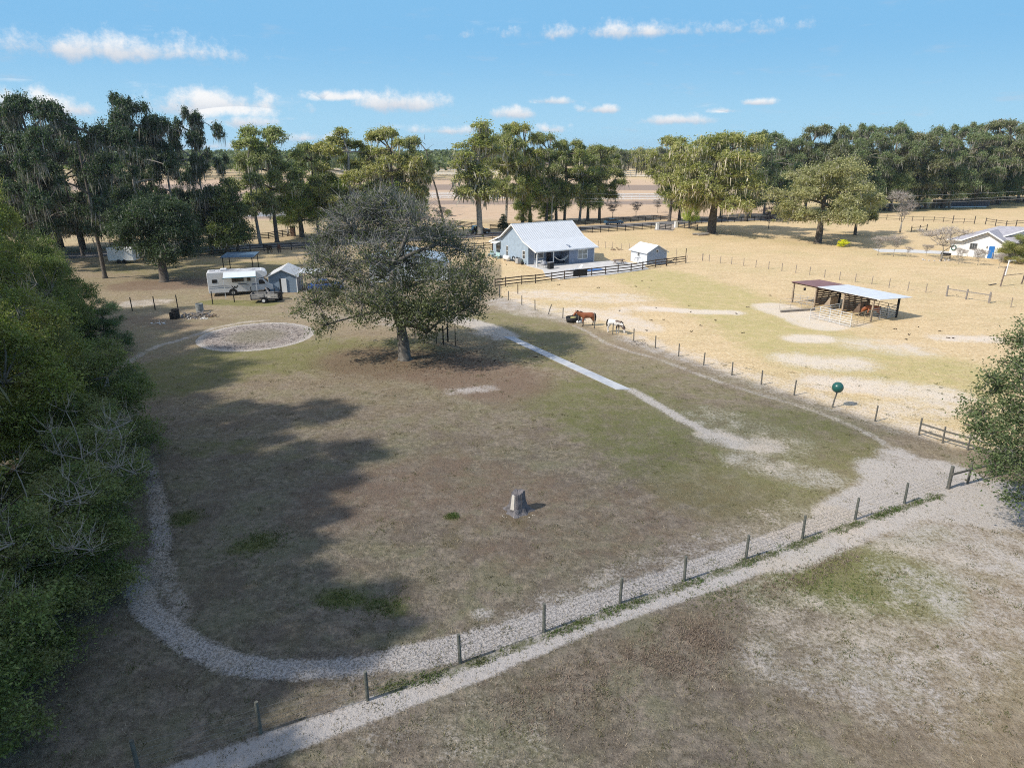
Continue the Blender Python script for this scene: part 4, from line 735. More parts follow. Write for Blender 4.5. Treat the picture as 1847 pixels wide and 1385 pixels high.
t=put('planter',-.6,3.4,0,'dark planter pots beside the porch corner of the blue house','planter'); MB().lathe([(.22,0),(.3,.45),(.26,.45),(.2,.4),(.02,.4)],12).build('pot',M_rubber,t,True); V,Q=leaves(rng.normal(size=(60,3))*.15+np.array([0,0,.6]),.12); npmesh('foliage',V,Q,M_leafw,t)
for i,(y,c_) in enumerate(((11.4,(.45,.62,.62)),(13.6,(.30,.42,.45)))):
    t=put('garden_bench',-1.0,y,rad(-90),['pale teal bench beside the glass door on the gable wall','dark teal bench at the back corner of the gable wall'][i],'bench'); mm=mat('teal_paint%d'%i,c_,.6); MB().box(-.7,.7,-.25,.25,.42,.47).build('seat',mm,t); MB().box(-.7,.7,.22,.27,.5,1.05).build('backrest',mm,t); [MB().box(x,x+.06,-.22,.24,0,.42).build('leg',mm,t) for x in (-.65,.6)]
t=put('door_canopy',-.02,12.6,0,'small white canopy over the glass door on the gable wall','canopy'); MB().prism([(-1.1,2.45),(0,2.8),(0,2.86),(-1.1,2.51)],'y',-.9,.9).build('roof',M_white,t); [MB().beam((-1.05,y,2.5),(-.03,y,2.1),.04).build('bracket',M_white,t) for y in (-.8,.8)]
t=root('rubber_mat',G(1045,500.6),math.atan2(*(Vector(G(1067,498))-Vector(G(1032,501))).yx),'black rubber mat hung over the board fence in front of the patio','mat'); MB().box(-1.15,1.2,-.20,-.15,.22,1.2).build('sheet',M_black,t)
t=root('ground_tarp',(*G(1073,488),.075),rad(22),'blue tarp spread flat on the patio right of the black mat','tarp')
V=[(x,y,.03+.03*mnoise.noise(Vector((x*2,y*2,0)))) for y in np.linspace(-.9,.9,9) for x in np.linspace(-1.5,1.5,13)]; MB().add(V,[(j*13+i,j*13+i+1,j*13+i+14,j*13+i+13) for j in range(8) for i in range(12)]).build('sheet',mat('blue_tarp',(.10,.22,.50),.5,.15,2),t)
# picnic table
t=root('picnic_table',G(1116,476.5),rad(20),'weathered picnic table between the blue house and the small shed','picnic table'); wd=mat('weathered_wood',(.25,.19,.16),.9,.3,4); MB().box(-.95,.95,-.4,.4,.7,.75).build('tabletop',wd,t)
for y in (-.75,.6): MB().box(-.95,.95,y,y+.25,.42,.46).build('bench',wd,t)
for x in (-.7,.7): MB().beam((x,-.6,0),(x,.2,.7),.06).beam((x,.6,0),(x,-.2,.7),.06).beam((x+.06,-.7,.4),(x+.06,.7,.4),.06).build('leg',wd,t)
# small blue shed
def shed(name,loc,rz,w,d,eh,rh,label,wm,rm,lm=None,ov=.3,ridge='y',cat='shed'):
    """gable faces -y; origin at the front left corner"""
    r=root(name,loc,rz,label,cat); m=MB(); pr_=[(0,0),(w,0),(w,eh),(w/2,rh),(0,eh)]; m.prism(pr_,'y',0,.1); m.prism(pr_,'y',d-.1,d); m.build('gable_wall',wm,r)
    MB().box(0,.1,.1,d-.1,0,eh).box(w-.1,w,.1,d-.1,0,eh).build('side_wall',lm or wm,r)
    s=(rh-eh)/(w/2); q=MB(); q.prism([(-ov,eh-ov*s+.02),(w/2,rh+.02),(w/2,rh+.1),(-ov,eh-ov*s+.1)],'y',-ov,d+ov); q.prism([(w+ov,eh-ov*s+.02),(w/2,rh+.02),(w/2,rh+.1),(w+ov,eh-ov*s+.1)],'y',-ov,d+ov); q.build('roof',rm,r)
    MB().box(-.04,.06,-.03,.06,0,eh).box(w-.06,w+.04,-.03,.06,0,eh).build('corner_trim',M_white,r); return r
mr2=mat('metal_roof_y',(.70,.71,.73),.4,.05,1.2,stripe=('Y',.3,.2,.13))
M_pals=mat('pale_siding',(.66,.70,.76),.6,.05,1.5,stripe=('Z',.2,.25,.1))
s1=shed('garden_shed',G(1166,478.5),rad(25),3.9,4.6,2.0,3.05,'small pale blue garden shed with a white metal roof right of the blue house',mat('shed_siding_shaded',(.34,.40,.50),.6,.06,1.5,stripe=('Z',.2,.25,.1)),mr2,M_pals)  # gable siding painted darker for its shade, side walls pale as if lit
win(s1,'vent','x',1.75,2.15,2.0,2.35,0,-1,(0,0),.06); win(s1,'window','y',2.0,2.6,1.2,1.7,0,-1,(0,1),.06)
t=put('garden_rack',-.9,1.2,0,'thin dark clothes airer beside the pale wall of the garden shed','rack',base=s1); MB().beam((-.6,0,1.1),(.6,0,1.1),.05).beam((-.4,-.2,0),(0,0,1.1),.04).beam((.4,-.2,0),(0,0,1.1),.04).beam((-.6,0,1.1),(-.6,0,.7),.04).build('frame',M_rust,t)
# grey shed by the camper
wm_=mat('grey_siding',(.22,.29,.37),.7,.08,1.5,stripe=('Z',.2,.3,.1))
s2=shed('utility_shed',G(487,528.7),rad(8),3.55,5.2,2.15,3.0,'grey blue shed with a pale roof and open white door beside the camper',wm_,mat('shed_roof',(.60,.60,.60),.5,.10,1.2,stripe=('Y',.4,.2,.1)),mat('beige_wall',(.42,.37,.34),.8,.1,2),.3)
MB().box(1.35,1.6,-.03,-.004,0,1.85).build('doorway_shade',M_black,s2); MB().box(1.6,2.25,-.12,-.06,.05,1.9).build('door',M_white,s2)  # black sheet on the wall stands for the shade inside the open door
t=put('lean_to',3.75,1.2,0,'flat pale metal lean-to roof on posts right of the utility shed','lean-to',base=s2); MB().prism([(0,2.35),(3.0,2.15),(3.0,2.22),(0,2.42)],'y',0,4.0).build('roof',mr2,t); [MB().box(x,x+.08,y,y+.08,0,2.14).build('post',M_steel,t) for x,y in ((.05,.05),(2.85,.05),(.05,3.85),(2.85,3.85))]
# metal carport
t=root('carport',G(405,494),rad(6),'small open shelter with a blue metal roof on thin posts behind the camper','carport'); mb2=mat('blue_metal_roof',(.10,.17,.26),.35,.1,2,spec=.6,stripe=('X',.35,.3,.1)); MB().prism([(-.3,2.45),(3.6,2.7),(3.6,2.76),(-.3,2.51)],'x',-.3,4.6).build('roof',mb2,t); MB().prism([(-.3,2.35),(3.6,2.6),(3.6,2.69),(-.3,2.44)],'x',-.3,-.22).prism([(-.3,2.35),(3.6,2.6),(3.6,2.69),(-.3,2.44)],'x',4.52,4.6).build('trim',M_black,t)
for x in (0,4.3):
    for y in (0,3.3): MB().box(x-.05,x+.05,y-.05,y+.05,0,2.4+.06*y).build('post',M_black,t)
# building with a pale roof behind the oak
s3=shed('hidden_barn',G(665,512),rad(10),11.0,9,2.6,3.9,'pale blue roofed building hidden behind the paddock oak','barn',M_pals,mat('pale_blue_roof',(.42,.52,.62),.4,.08,1,stripe=('Y',.4,.2,.1))) if False else shed('hidden_barn',G(668,510),rad(10),11.0,9,2.6,3.9,'pale blue roofed building hidden behind the paddock oak',M_pals,mat('pale_blue_roof',(.45,.54,.64),.4,.08,1,stripe=('Y',.4,.2,.1)),cat='barn')
# white trailer glimpsed at the left
t=root('horse_trailer',G(196,476),rad(3),'white box trailer behind the leaning mossy oak at the left','trailer'); MB().box(0,4.2,0,2.1,.45,2.6).build('body',M_white,t,bevel=.12); [MB().tube([(x,-.06,.35),(x,.14,.35)],.35,14).build('wheel',M_rubber,t) for x in (1.7,2.6)]; MB().box(-1.0,0,1.0,1.1,.4,.5).build('drawbar',M_rust,t)
# ---------- white house at the right
a=Vector((*G(1711,459.5),0)); b=Vector((*G(1811,469),0)); wr=math.atan2(b.y-a.y,b.x-a.x); ww=(b-a).length
wh=root('white_house',a,wr,'white stucco house with a bright blue door and grey shingle roof at the right edge','house'); stu=mat('white_stucco',(.80,.79,.77),.8,.03,1); shg=mat('grey_shingle',(.40,.39,.43),.9,.12,2,stripe=('X',.25,.15,.1))
xl=ww*.22; pk=ww*.64; eh=2.6; rh_=4.35
MB().prism([(0,0),(ww,0),(ww,eh),(pk,rh_),(xl,eh+.02),(0,eh)],'y',0,.2).box(0,.2,.2,9,0,eh).box(ww-.2,ww,.2,9,0,eh).build('wall',stu,wh)
q=MB(); s_=(rh_-eh)/(ww-pk)
q.prism([(xl-.2,eh+.05),(pk,rh_+.1),(pk,rh_+.22),(xl-.2,eh+.17)],'y',-.7,11); q.prism([(ww+.7,eh-.7*s_+.1),(pk,rh_+.1),(pk,rh_+.22),(ww+.7,eh-.7*s_+.22)],'y',-.7,11)
q.prism([(-.6,eh+.02),(xl-.15,eh+.1),(xl-.15,eh+.2),(-.6,eh+.12)],'y',-.7,1.0)
q.add([(-.6,.9,eh+.1),(xl+2,.9,eh+.14),(xl+3.5,6.5,5.0),(ww+8,6.5,5.3),(ww+8,12,3.0),(-.6,12,2.7),(ww+8,.9,eh+.2)],[(0,1,2),(0,2,5),(2,3,4,5),(1,6,3,2)])
q=q.build('roof',shg,wh); tm=MB()
for p0,p1 in (((-.6,eh+.0),(xl-.2,eh+.05)),((xl-.2,eh+.02),(pk,rh_+.07)),((pk,rh_+.07),(ww+.7,eh-.7*s_+.07))): tm.prism([p0,p1,(p1[0],p1[1]+.24),(p0[0],p0[1]+.24)],'y',-.78,-.7)
tm.build('fascia',M_white,q)
win(wh,'window','x',ww*.36,ww*.48,1.35,2.3,0,-1,(2,1),.05,fm=mat('grey_frame',(.35,.35,.36),.6)); dr=MB().box(ww*.70,ww*.80,-.05,-.005,.05,2.1).build('door',mat('blue_door',(.03,.18,.52),.4,.1,2),wh); MB().ball((ww*.715,-.09,1.05),.05).build('handle',M_steel,dr)
MB().box(ww*.655,ww*.67,-.12,-.01,1.7,2.0).build('wall_lamp',M_black,wh)
# second gable to the right and garage return
g2=MB(); X1,X2=ww*.98,ww+9.5; mx_=ww+2.0
g2.prism([(X1-2.3,0),(X2,0),(X2,eh),(mx_,5.0),(X1-2.3,3.0)],'y',3.2,3.4).box(X2-4.0,X2,-3.2,3.2,0,3.6).build('wing_wall',stu,wh)
g3=MB(); g3.prism([(X2+.5,eh-.1),(mx_,5.05),(mx_,5.2),(X2+.5,eh+.05)],'y',2.6,11).prism([(X1-2.4,3.0),(mx_,5.05),(mx_,5.2),(X1-2.4,3.15)],'y',2.6,11); g3=g3.build('wing_roof',shg,wh)
MB().prism([(X1-2.4,2.95),(mx_,5.0),(mx_,5.24),(X1-2.4,3.19)],'y',2.5,2.6).prism([(X2+.5,eh-.15),(mx_,5.0),(mx_,5.24),(X2+.5,eh+.1)],'y',2.5,2.6).build('fascia',M_white,g3)
wb=wh
for i,(u,l) in enumerate(((.56,'grey trellis panel beneath the wall left of the blue door'),(.88,'grey trellis panel right of the blue door'))):
    t=put('trellis',ww*u,-.35,0,l,'trellis',base=wb); m=MB(); gm=mat('trellis_grey',(.33,.33,.34),.7)
    for k in range(6): m.beam((-.7+.28*k,0,.05),(-.7+.28*k,0,1.1),.05,.03)
    for k in range(6): m.beam((-.7,.031,.1+.19*k),(.7,.031,.1+.19*k),.05,.03)
    m.build('lattice',gm,t); [MB().box(x,x+.07,-.03,.04,0,1.15).build('post',gm,t) for x in (-.78,.71)]
t=put('wall_wreath',ww*.07,-.06,0,'round green wreath on the left end of the white house','wreath',base=wb,z=1.0); n=20; MB().tube([(.36*math.cos(k*2*math.pi/n),-.03,.3+.4*math.sin(k*2*math.pi/n)) for k in range(n+1)],.09,6,False).build('ring',mat('wreath_green',(.04,.14,.12),.8),t)
t=root('garden_bench',G(1705,466.5),wr+.4,'dark wooden bench under the biggest crape myrtle','bench'); MB().box(-.8,.8,-.25,.25,.42,.48).build('seat',M_rust,t); MB().box(-.8,.8,.22,.28,.55,.95).build('backrest',M_rust,t); [MB().box(x,x+.08,-.22,.25,0,.42).build('leg',M_rust,t) for x in (-.7,.62)]
t=root('yard_stones',G(1688,469.5),0,'ring of pale stones around the bed of the biggest crape myrtle','stones'); m=MB(); [m.ball((2.2*math.cos(k*.42+2.6),1.2*math.sin(k*.42+2.6),.08),.17,(1,1,.7),6) for k in range(11)]; m.build('stone_ring',mat('pale_stone',(.6,.57,.53),.9),t)
t=root('signpost',G(1813,497),0,'white post with an angled cap in the lawn below the white house','post'); MB().tube([(0,0,-.2),(.1,0,2.3)],.09,8).build('post',M_white,t); MB().beam((-.15,0,2.25),(1.1,0,2.25),.06).beam((.0,0,1.8),(.4,0,2.25),.05).build('arm',M_white,t)
fence('swing_frame',[(1804,517),(1842,512)],2.7,'leaning brown timber frame of two poles in the lawn at the right edge',wd,pr=.09,cat='timber frame',rails=(1.5,),rw=(.06,.06),leans={0:(.35,.2),1:(.4,.1)})
t=root('fallen_board',G(1790,514),rad(30),'short dark board lying on the dry lawn left of the timber frame','board'); MB().box(-.9,.9,-.1,.1,0,.1).build('plank',M_rust,t)
# ---------- horse shelter
def P3(px,py): return Vector((*G(px,py),0))
A0=P3(1428,546); A1=P3(1570,580); sv=(A1-A0); SL=sv.length; sr=math.atan2(sv.y,sv.x)
bs=root('horse_shelter',A0,sr,'open timber horse shelter with a half red brown, half white metal roof','shelter'); shD=4.3; SX=[0,SL*.305,SL*.66,SL]
tim=mat('shelter_timber',(.20,.14,.10),.85,.3,4); timp=mat('shelter_post_pale',(.42,.33,.24),.85,.2,4)
for i,x in enumerate(SX):
    MB().box(x-.08,x+.08,-.08,.08,-.1,2.42).build('post',timp,bs); MB().box(x-.09,x+.09,shD-.09,shD+.09,-.1,2.25).build('post',M_black if i in(1,3) else tim,bs)
MB().beam((-.3,0,2.47),(SL+.3,0,2.47),.1,.14).build('beam',tim,bs); MB().beam((-.3,shD,2.3),(SL+.3,shD,2.3),.1,.14).build('beam',tim,bs)
zf,zb=2.58,2.40
cut=SL*.34
MB().add([(-.25,-.3,zf),(cut,-.3,zf),(cut,shD+.4,zb),(-.25,shD+.4,zb),(-.25,-.3,zf+.04),(cut,-.3,zf+.04),(cut,shD+.4,zb+.04),(-.25,shD+.4,zb+.04)],[(0,3,2,1),(4,5,6,7),(0,1,5,4),(1,2,6,5),(2,3,7,6),(3,0,4,7)]).build('roof',mat('red_brown_roof',(.27,.15,.145),.6,.15,1.5,stripe=('X',.3,.2,.1)),bs,label='red brown roof panel')
e_=SL+.9
MB().add([(cut+.01,-.35,zf+.02),(e_,-.35,zf+.02),(e_+.2,shD+.6,zb+.02),(cut-.0,shD+.6,zb+.02),(cut+.01,-.35,zf+.07),(e_,-.35,zf+.07),(e_+.2,shD+.6,zb+.07),(cut,shD+.6,zb+.07)],[(0,3,2,1),(4,5,6,7),(0,1,5,4),(1,2,6,5),(2,3,7,6),(3,0,4,7)]).build('roof',mat('white_sheet_roof',(.74,.76,.80),.35,.08,1.5,stripe=('X',.3,.15,.1)),bs,label='white roof panel')
for x in SX[1:3]:
    for k in range(8): MB().box(x-.03,x+.03,.1,shD-.1,.25+k*.26,.43+k*.26).build('wall_board',tim,bs)
def panel(name,p,q,h,n,label,m=M_steel,r=.03,cat='corral panel',grp='pipe corral panels round the horse shelter',nv=4):
    d=q-p; o=root(name,p,math.atan2(d.y,d.x),label,cat,grp); Lp=d.length
    for k in range(n): MB().tube([(0,0,.18+(h-.2)*k/(n-1)),(Lp,0,.18+(h-.2)*k/(n-1))],r,6).build('rail',m,o)
    for k in range(nv): x=Lp*k/(nv-1); MB().tube([(x,0,0),(x,0,h)],r*1.15,6).build('upright',m,o)
    return o
wpipe=mat('white_pipe',(.68,.68,.67),.45,.08,4)
c1=P3(1477,577); c2=P3(1533,591); c3=P3(1569,580.5)
panel('corral_panel',c1,c2,1.5,6,'white six rail corral panel at the front of the horse shelter pen',wpipe)
panel('corral_panel',c2,c3,1.4,5,'thin tan corral panel from the front corner of the pen to the shelter post',mat('tan_pipe',(.50,.40,.28),.6),r=.018)
panel('corral_panel',A1,A1+Matrix.Rotation(sr,3,'Z')@Vector((0,shD,0)),1.4,6,'grey corral panel closing the right end of the horse shelter',M_steel,nv=4)
def sh(x,y): return A0+Matrix.Rotation(sr,3,'Z')@Vector((x,y,0))
panel('corral_panel',sh(SX[2]+.2,shD),sh(SL,shD),1.4,5,'dark corral panel across the back of the right stall',M_rust); panel('corral_panel',sh(0.1,shD),sh(SX[1],shD),1.4,5,'brown rails across the back of the left stall',tim,nv=3)
panel('corral_panel',sh(SX[1]+.1,shD),sh(SX[2],shD),1.5,6,'dark rails across the back of the middle stall',M_rust,nv=3)
panel('corral_panel',sh(SX[2]-.2,-.3),P3(1460,577),1.3,5,'pale corral gate swung open in front of the middle stall',wpipe,r=.025)
panel('corral_panel',sh(SX[1]-.1,-.2),P3(1405,559.5),1.3,4,'thin pale corral panel at the left of the horse shelter',mat('dusty_pipe',(.50,.45,.40),.6),r=.018)
panel('corral_panel',sh(0,.2),sh(SX[1]-.3,.3),1.1,4,'short corral panel across the front of the left stall',M_steel,r=.02)
t=root('hay_feeder',sh(SX[2]+1.1,.9),sr,'brown sloped hay feeder beside the stall divider','hay feeder'); MB().prism([(-.4,.3),(.5,.5),(.5,1.6),(.4,1.6)],'y',-.1,1.4).build('rack',tim,t); t2=root('hay_feeder',sh(SX[1]+1.0,.9),sr,'brown sloped hay feeder in the middle stall','hay feeder'); MB().prism([(-.4,.3),(.5,.5),(.5,1.5),(.4,1.5)],'y',-.1,1.2).build('rack',timp,t2)
t=root('feed_beam',P3(1432,562),rad(15),'weathered timber beam lying on the sand in front of the left stall','timber beam'); MB().box(-1.8,2.8,-.12,.12,0,.22).build('beam',mat('grey_beam',(.25,.22,.19),.9),t)
t=root('black_bucket',sh(1.4,.3)+Vector((0,0,1.75)),0,'small black bucket hanging under the red brown roof','bucket'); MB().lathe([(.12,0),(.16,.3),(.14,.3),(.1,.03)],10).build('pail',M_rubber,t,True); MB().beam((0,0,.3),(0,0,.72),.015).build('rope',M_wire,t)
# ---------- horses (skinned skeletons, nose towards +x)
def horse(name,loc,rz,label,pose,coat,points,mane,H=1.0,blaze=None):
    legs={'stand':[(0,0),(.06,0),(-.05,0),(.08,0)]}
    nk={'up':[(.62,0,1.28),(.86,0,1.50),(1.04,0,1.74),(1.12,0,1.80),(1.26,0,1.66),(1.44,0,1.46),(1.50,0,1.40)],
        'level':[(.64,0,1.24),(.90,0,1.36),(1.12,0,1.50),(1.20,0,1.54),(1.34,0,1.42),(1.48,0,1.20),(1.52,0,1.12)],
        'graze':[(.66,0,1.18),(.92,0,.98),(1.12,0,.72),(1.18,0,.62),(1.24,0,.44),(1.26,0,.22),(1.26,0,.14)]}[pose]
    nr=[(.21,.27),(.13,.20),(.10,.15),(.105,.125),(.085,.115),(.06,.07),(.05,.05)]
    V=[];E=[];Rr=[]
    def add(p,r,par=None):
        V.append(Vector(p)); Rr.append(r if isinstance(r,tuple) else (r,r)); 
        if par is not None: E.append((par,len(V)-1))
        return len(V)-1
    pel=add((-.55,0,1.26),(.27,.29)); hip=add((-.78,0,1.24),(.18,.22),pel); 
    bar=add((-.20,0,1.17),(.28,.31),pel); ch=add((.18,0,1.15),(.27,.32),bar); wi=add((.46,0,1.18),(.23,.30),ch)
    p=wi
    for q,r in zip(nk,nr): p=add(q,r,p)
    for s in (-1,1):
        for (x,w) in ((.40,wi),(-.64,pel)):
            f=x>0; j=.05*s*(1 if f else -1)
            if f: ch_=[((x+.02,s*.15,.92),.115),((x+.05+j,s*.15,.72),.075),((x+.05+j,s*.15,.50),.062),((x+.04+j,s*.15,.28),.042),((x+.05+j,s*.15,.10),.046),((x+.09+j,s*.15,.0),.062)]
            else: ch_=[((x+.03,s*.16,.94),.16),((x+.10+j,s*.16,.76),.11),((x-.10+j,s*.16,.55),.066),((x-.08+j,s*.16,.30),.046),((x-.05+j,s*.16,.10),.048),((x+.0+j,s*.16,.0),.064)]
            p=w
            for q,r in ch_: p=add(q,r,p)
    me=bpy.data.meshes.new('body'); me.from_pydata([v*H for v in V],E,[]); o=bpy.data.objects.new('body',me); COL.objects.link(o)
    md=o.modifiers.new('skin','SKIN'); o.modifiers.new('sub','SUBSURF').levels=2
    if not me.skin_vertices: raise RuntimeError('skin')
    for i,sv_ in enumerate(me.skin_vertices[0].data): kk=1.22 if max(Rr[i])>.15 else 1.12; sv_.radius=(Rr[i][0]*H*kk,Rr[i][1]*H*kk)
    me.skin_vertices[0].data[0].use_root=True; md.branch_smoothing=.6
    dg=bpy.context.evaluated_depsgraph_get(); ev=o.evaluated_get(dg); nm=bpy.data.meshes.new_from_object(ev); nm.name='body'; o.modifiers.clear(); o.data=nm
    nm.polygons.foreach_set('use_smooth',[True]*len(nm.polygons)); nm.materials.clear(); nm.materials.append(coat)
    r=root(name,loc,rz,label,'horse'); o.parent=r; hd=Vector(nk[3])*H
    # mane along the crest, tail, ears
    m=MB(); cr=[Vector(q) for q in nk[:4]]; 
    for a,b in zip(cr[:-1],cr[1:]):
        for k in range(4):
            q=(a+(b-a)*k/4)*H; up=Vector((-(b-a).z,0,(b-a).x)).normalized()*(.24 if a is cr[0] else .17)*H; m.add([q+up*.6+Vector((0,.02,0)),q+up*1.32,q+(b-a)*H*.27+up*1.26,q+(b-a)*H*.27+up*.5+Vector((0,.09,0)),q+up*.5+Vector((0,.09,-.05))],[(0,1,2,3,4)])
    m.build('mane',mane,r).modifiers.new('s','SOLIDIFY').thickness=.07
    MB().tube([(-.70*H,0,1.36*H),(-.82*H,0,1.28*H),(-.88*H,0,.98*H),(-.87*H,.02,.68*H),(-.86*H,.02,.48*H)],[.05,.07,.09,.08,.02],7).build('tail',mane,r,True)
    d=(Vector(nk[4])-Vector(nk[3])).normalized(); up=Vector((-d.z,0,d.x)); 
    if up.z<0 and pose!='graze': up=-up
    for s in (-1,1): b_=hd+up*.09*H+Vector((-.02,s*.06,0)); MB().tube([b_,b_+up*.07*H,b_+up*.15*H],[.03,.03,.004],5).build('ear',coat,r)
    return r
def coatmat(name,c,legc,z=.5,patch=None):
    m=bpy.data.materials.new(name); m.use_nodes=True; t=NT(m.node_tree); tc=t.n('ShaderNodeTexCoord').outputs['Object']; s=t.n('ShaderNodeSeparateXYZ'); t.l(tc,s.inputs[0])
    cc=t.mix(t.noise(tc,3,3),c,tuple(x*.7 for x in c))
    if patch: cc=t.mix(t.ss(t.math('ADD',t.noise(tc,1.5,2,.4),t.math('MULTIPLY',s.outputs[0],.22)),.56,.60),cc,patch)
    cc=t.mix(t.ss(s.outputs[2],z+.12,z-.05),cc,legc)
    b=t.n('ShaderNodeBsdfPrincipled'); b.inputs['Roughness'].default_value=.5; t.l(cc,b.inputs['Base Color']); t.out(b.outputs[0]); return m
hair_b=mat('black_hair',(.015,.012,.011),.7); hair_w=mat('pale_hair',(.45,.42,.38),.8)
bay=coatmat('bay_coat',(.32,.10,.035),(.03,.018,.014)); horse('bay_horse',G(1059,588),rad(188),'bright bay horse with black mane standing at the black feed tubs','level',bay,None,hair_b,1.02)
horse('pinto_horse',G(1107,600.5),rad(-38),'white and brown pinto horse with its head lowered next to a fence post','graze',coatmat('pinto_coat',(.78,.75,.71),(.70,.66,.62),.5,(.10,.065,.05)),None,hair_b,.98)
horse('bay_horse',sh(SX[2]+2.4,1.9),rad(160),'bay horse eating inside the right stall of the shelter','graze',bay,None,hair_b,.95)
horse('dark_horse',G(486,456.5),rad(-100),'very dark horse at the road fence, left one of the pair','level',coatmat('black_coat',(.02,.014,.012),(.012,.01,.01)),None,hair_b,.98)
horse('dark_horse',G(504,455.5),rad(-75),'reddish brown horse at the road fence, right one of the pair','level',coatmat('liver_coat',(.09,.03,.018),(.02,.012,.01)),None,hair_b,.98)
# feed tubs
t=root('feed_trough',G(1032,580.5),rad(10),'large round black feed trough in front of the bay horse','trough'); MB().lathe([(.02,0),(.62,0),(.72,.55),(.66,.55),(.58,.08),(.02,.08)],20).build('tub',M_rubber,t,True); MB().ball((.15,.1,.45),.3,(1.2,1,.4)).build('hay',mat('hay_green',(.35,.32,.14),.95),t)
t=root('feed_tub',G(1040,577.5),0,'second black feed tub just behind the large round trough','trough'); MB().lathe([(.02,0),(.45,0),(.5,.6),(.46,.6),(.4,.08),(.02,.08)],18).build('tub',M_rubber,t,True)
t=root('mineral_bag',G(1044,583),0,'small white sack lying against the feed trough','sack'); MB().ball((0,0,.15),.25,(1.2,.8,.7)).build('sack',M_white,t,True)
# ball on post
bx,by=G(1500,735); t=root('play_ball',(bx+.22,by+.02,1.16),0,'big green play ball resting on top of the leaning fence post','ball'); MB().ball((0,0,.40),.40,(1,1,1),28).build('shell',mat('green_ball',(.018,.10,.085),.35,.06,6,spec=.5),t,True)
# stump
t=root('tree_stump',(*G(934,921),0),0,'grey split tree stump standing alone in the brown paddock','tree stump'); V=[];Fs=[]; n=28; hs_=[-.1,0,.12,.35,.7,1.0,1.22]; rsn=random.Random(3)
for i,z in enumerate([q*.9 for q in hs_]):
    base=[.80,.74,.58,.46,.39,.35,.33][i]
    for k in range(n):
        a=2*math.pi*k/n; rr_=base*(1+.16*math.sin(a*3+.6)*(1 if i<4 else .5)+.12*math.sin(a*7+1)*(1 if i<3 else .35)+rsn.uniform(-.03,.03)); zz=z if i<6 else z+.10*math.cos(a-.4)+rsn.uniform(-.05,.05)
        V.append((rr_*math.cos(a),rr_*math.sin(a)*.85,zz))
for i in range(len(hs_)-1):
    for k in range(n): Fs.append((i*n+k,i*n+(k+1)%n,(i+1)*n+(k+1)%n,(i+1)*n+k))
V.append((0,0,.98)); top=(len(hs_)-1)*n
for k in range(n): Fs.append((top+k,top+(k+1)%n,len(V)-1))
MB().add(V,Fs).build('bark',mat('stump_wood',(.19,.18,.19),.9,.35,4,col2=(.09,.085,.09),bump=.08),t)
MB().add([(-.40,-.33,.25),(-.20,-.42,.25),(-.18,-.31,1.0),(-.31,-.25,1.05),(-.30,-.22,.25),(-.14,-.28,.25),(-.13,-.22,1.0),(-.25,-.19,1.05)],[(0,1,2,3),(4,7,6,5),(0,4,5,1),(1,5,6,2),(2,6,7,3),(3,7,4,0)]).build('bare_wood',mat('stripped_wood',(.62,.58,.52),.9,.1,5),t)
m=MB(); [m.ball((rsn.uniform(-.8,.9),rsn.uniform(-.75,-.45),.02),rsn.uniform(.02,.045),(1.3,1,.6),6) for _ in range(9)]; m.build('wood_chips',mat('wood_chip',(.55,.5,.42),.9),t)
# walkway slab
a=[P3(908,608),P3(926,608),P3(1138,703),P3(1112,703)]
m=MB(); N=9
def q_(u,v): l=a[0].lerp(a[3],u); r_=a[1].lerp(a[2],u); return l.lerp(r_,v)
for i in range(N):
    u0,u1=i/N+.0008,(i+1)/N-.0008; vs=[q_(u0,0),q_(u0,1),q_(u1,1),q_(u1,0)]; m.add([v+Vector((0,0,-.03)) for v in vs]+[v+Vector((0,0,.06)) for v in vs],[(0,1,2,3),(7,6,5,4),(0,4,5,1),(1,5,6,2),(2,6,7,3),(3,7,4,0)])
wk=m.build('walkway',mat('walk_concrete',(.52,.53,.55),.75,.28,.9,col2=(.36,.39,.45))); tag(wk,kind='structure')
# ---------- camper
t=rv=root('camper',(*G(378,536),0),rad(19),'white motorhome with blue stripes, awning out, parked beside the utility shed','motorhome'); wv=mat('camper_white',(.70,.70,.71),.35,.04,1.5,spec=.5)
Lr=8.0; wd_=2.35
MB().prism([(0,.45),(6.0,.45),(6.0,2.0),(7.0,2.25),(7.25,2.5),(7.05,2.95),(6.6,3.1),(.1,3.1),(0,3.0)],'y',0,wd_).build('body',wv,rv,bevel=.05)
MB().prism([(6.0,.5),(7.9,.5),(8.1,.75),(8.05,1.15),(7.3,1.35),(6.75,2.02),(6.0,2.0)],'y',.12,wd_-.12).build('cab',wv,rv,bevel=.05)
MB().prism([(7.27,1.36),(6.78,1.99),(6.80,2.01),(7.31,1.37)],'y',.3,wd_-.3).build('windshield',M_glass,rv)
wg=mat('dark_glass',(.02,.02,.022),.1,.1,1,spec=.8)
for x0,x1,z0,z1 in ((.55,1.15,1.75,2.2),(2.9,4.35,1.75,2.3),(4.75,5.2,1.8,2.35)): MB().box(x0,x1,-.02,.0-.003,z0,z1).build('window',wg,rv)
MB().prism([(6.15,1.3),(7.0,1.3),(6.65,1.85),(6.15,1.85)],'y',.08,.118).build('window',wg,rv); MB().box(-.02,-.004,.6,1.6,1.8,2.3).build('window',wg,rv)
dd=MB().box(4.7,5.25,-.012,-.003,.6,1.75).build('door',wv,rv); MB().box(4.76,4.82,-.05,-.012,1.2,1.35).build('handle',M_black,dd)
st_=mat('stripe_blue',(.06,.11,.22),.4,.05,2); sg=mat('stripe_grey',(.25,.27,.32),.4,.05,2)
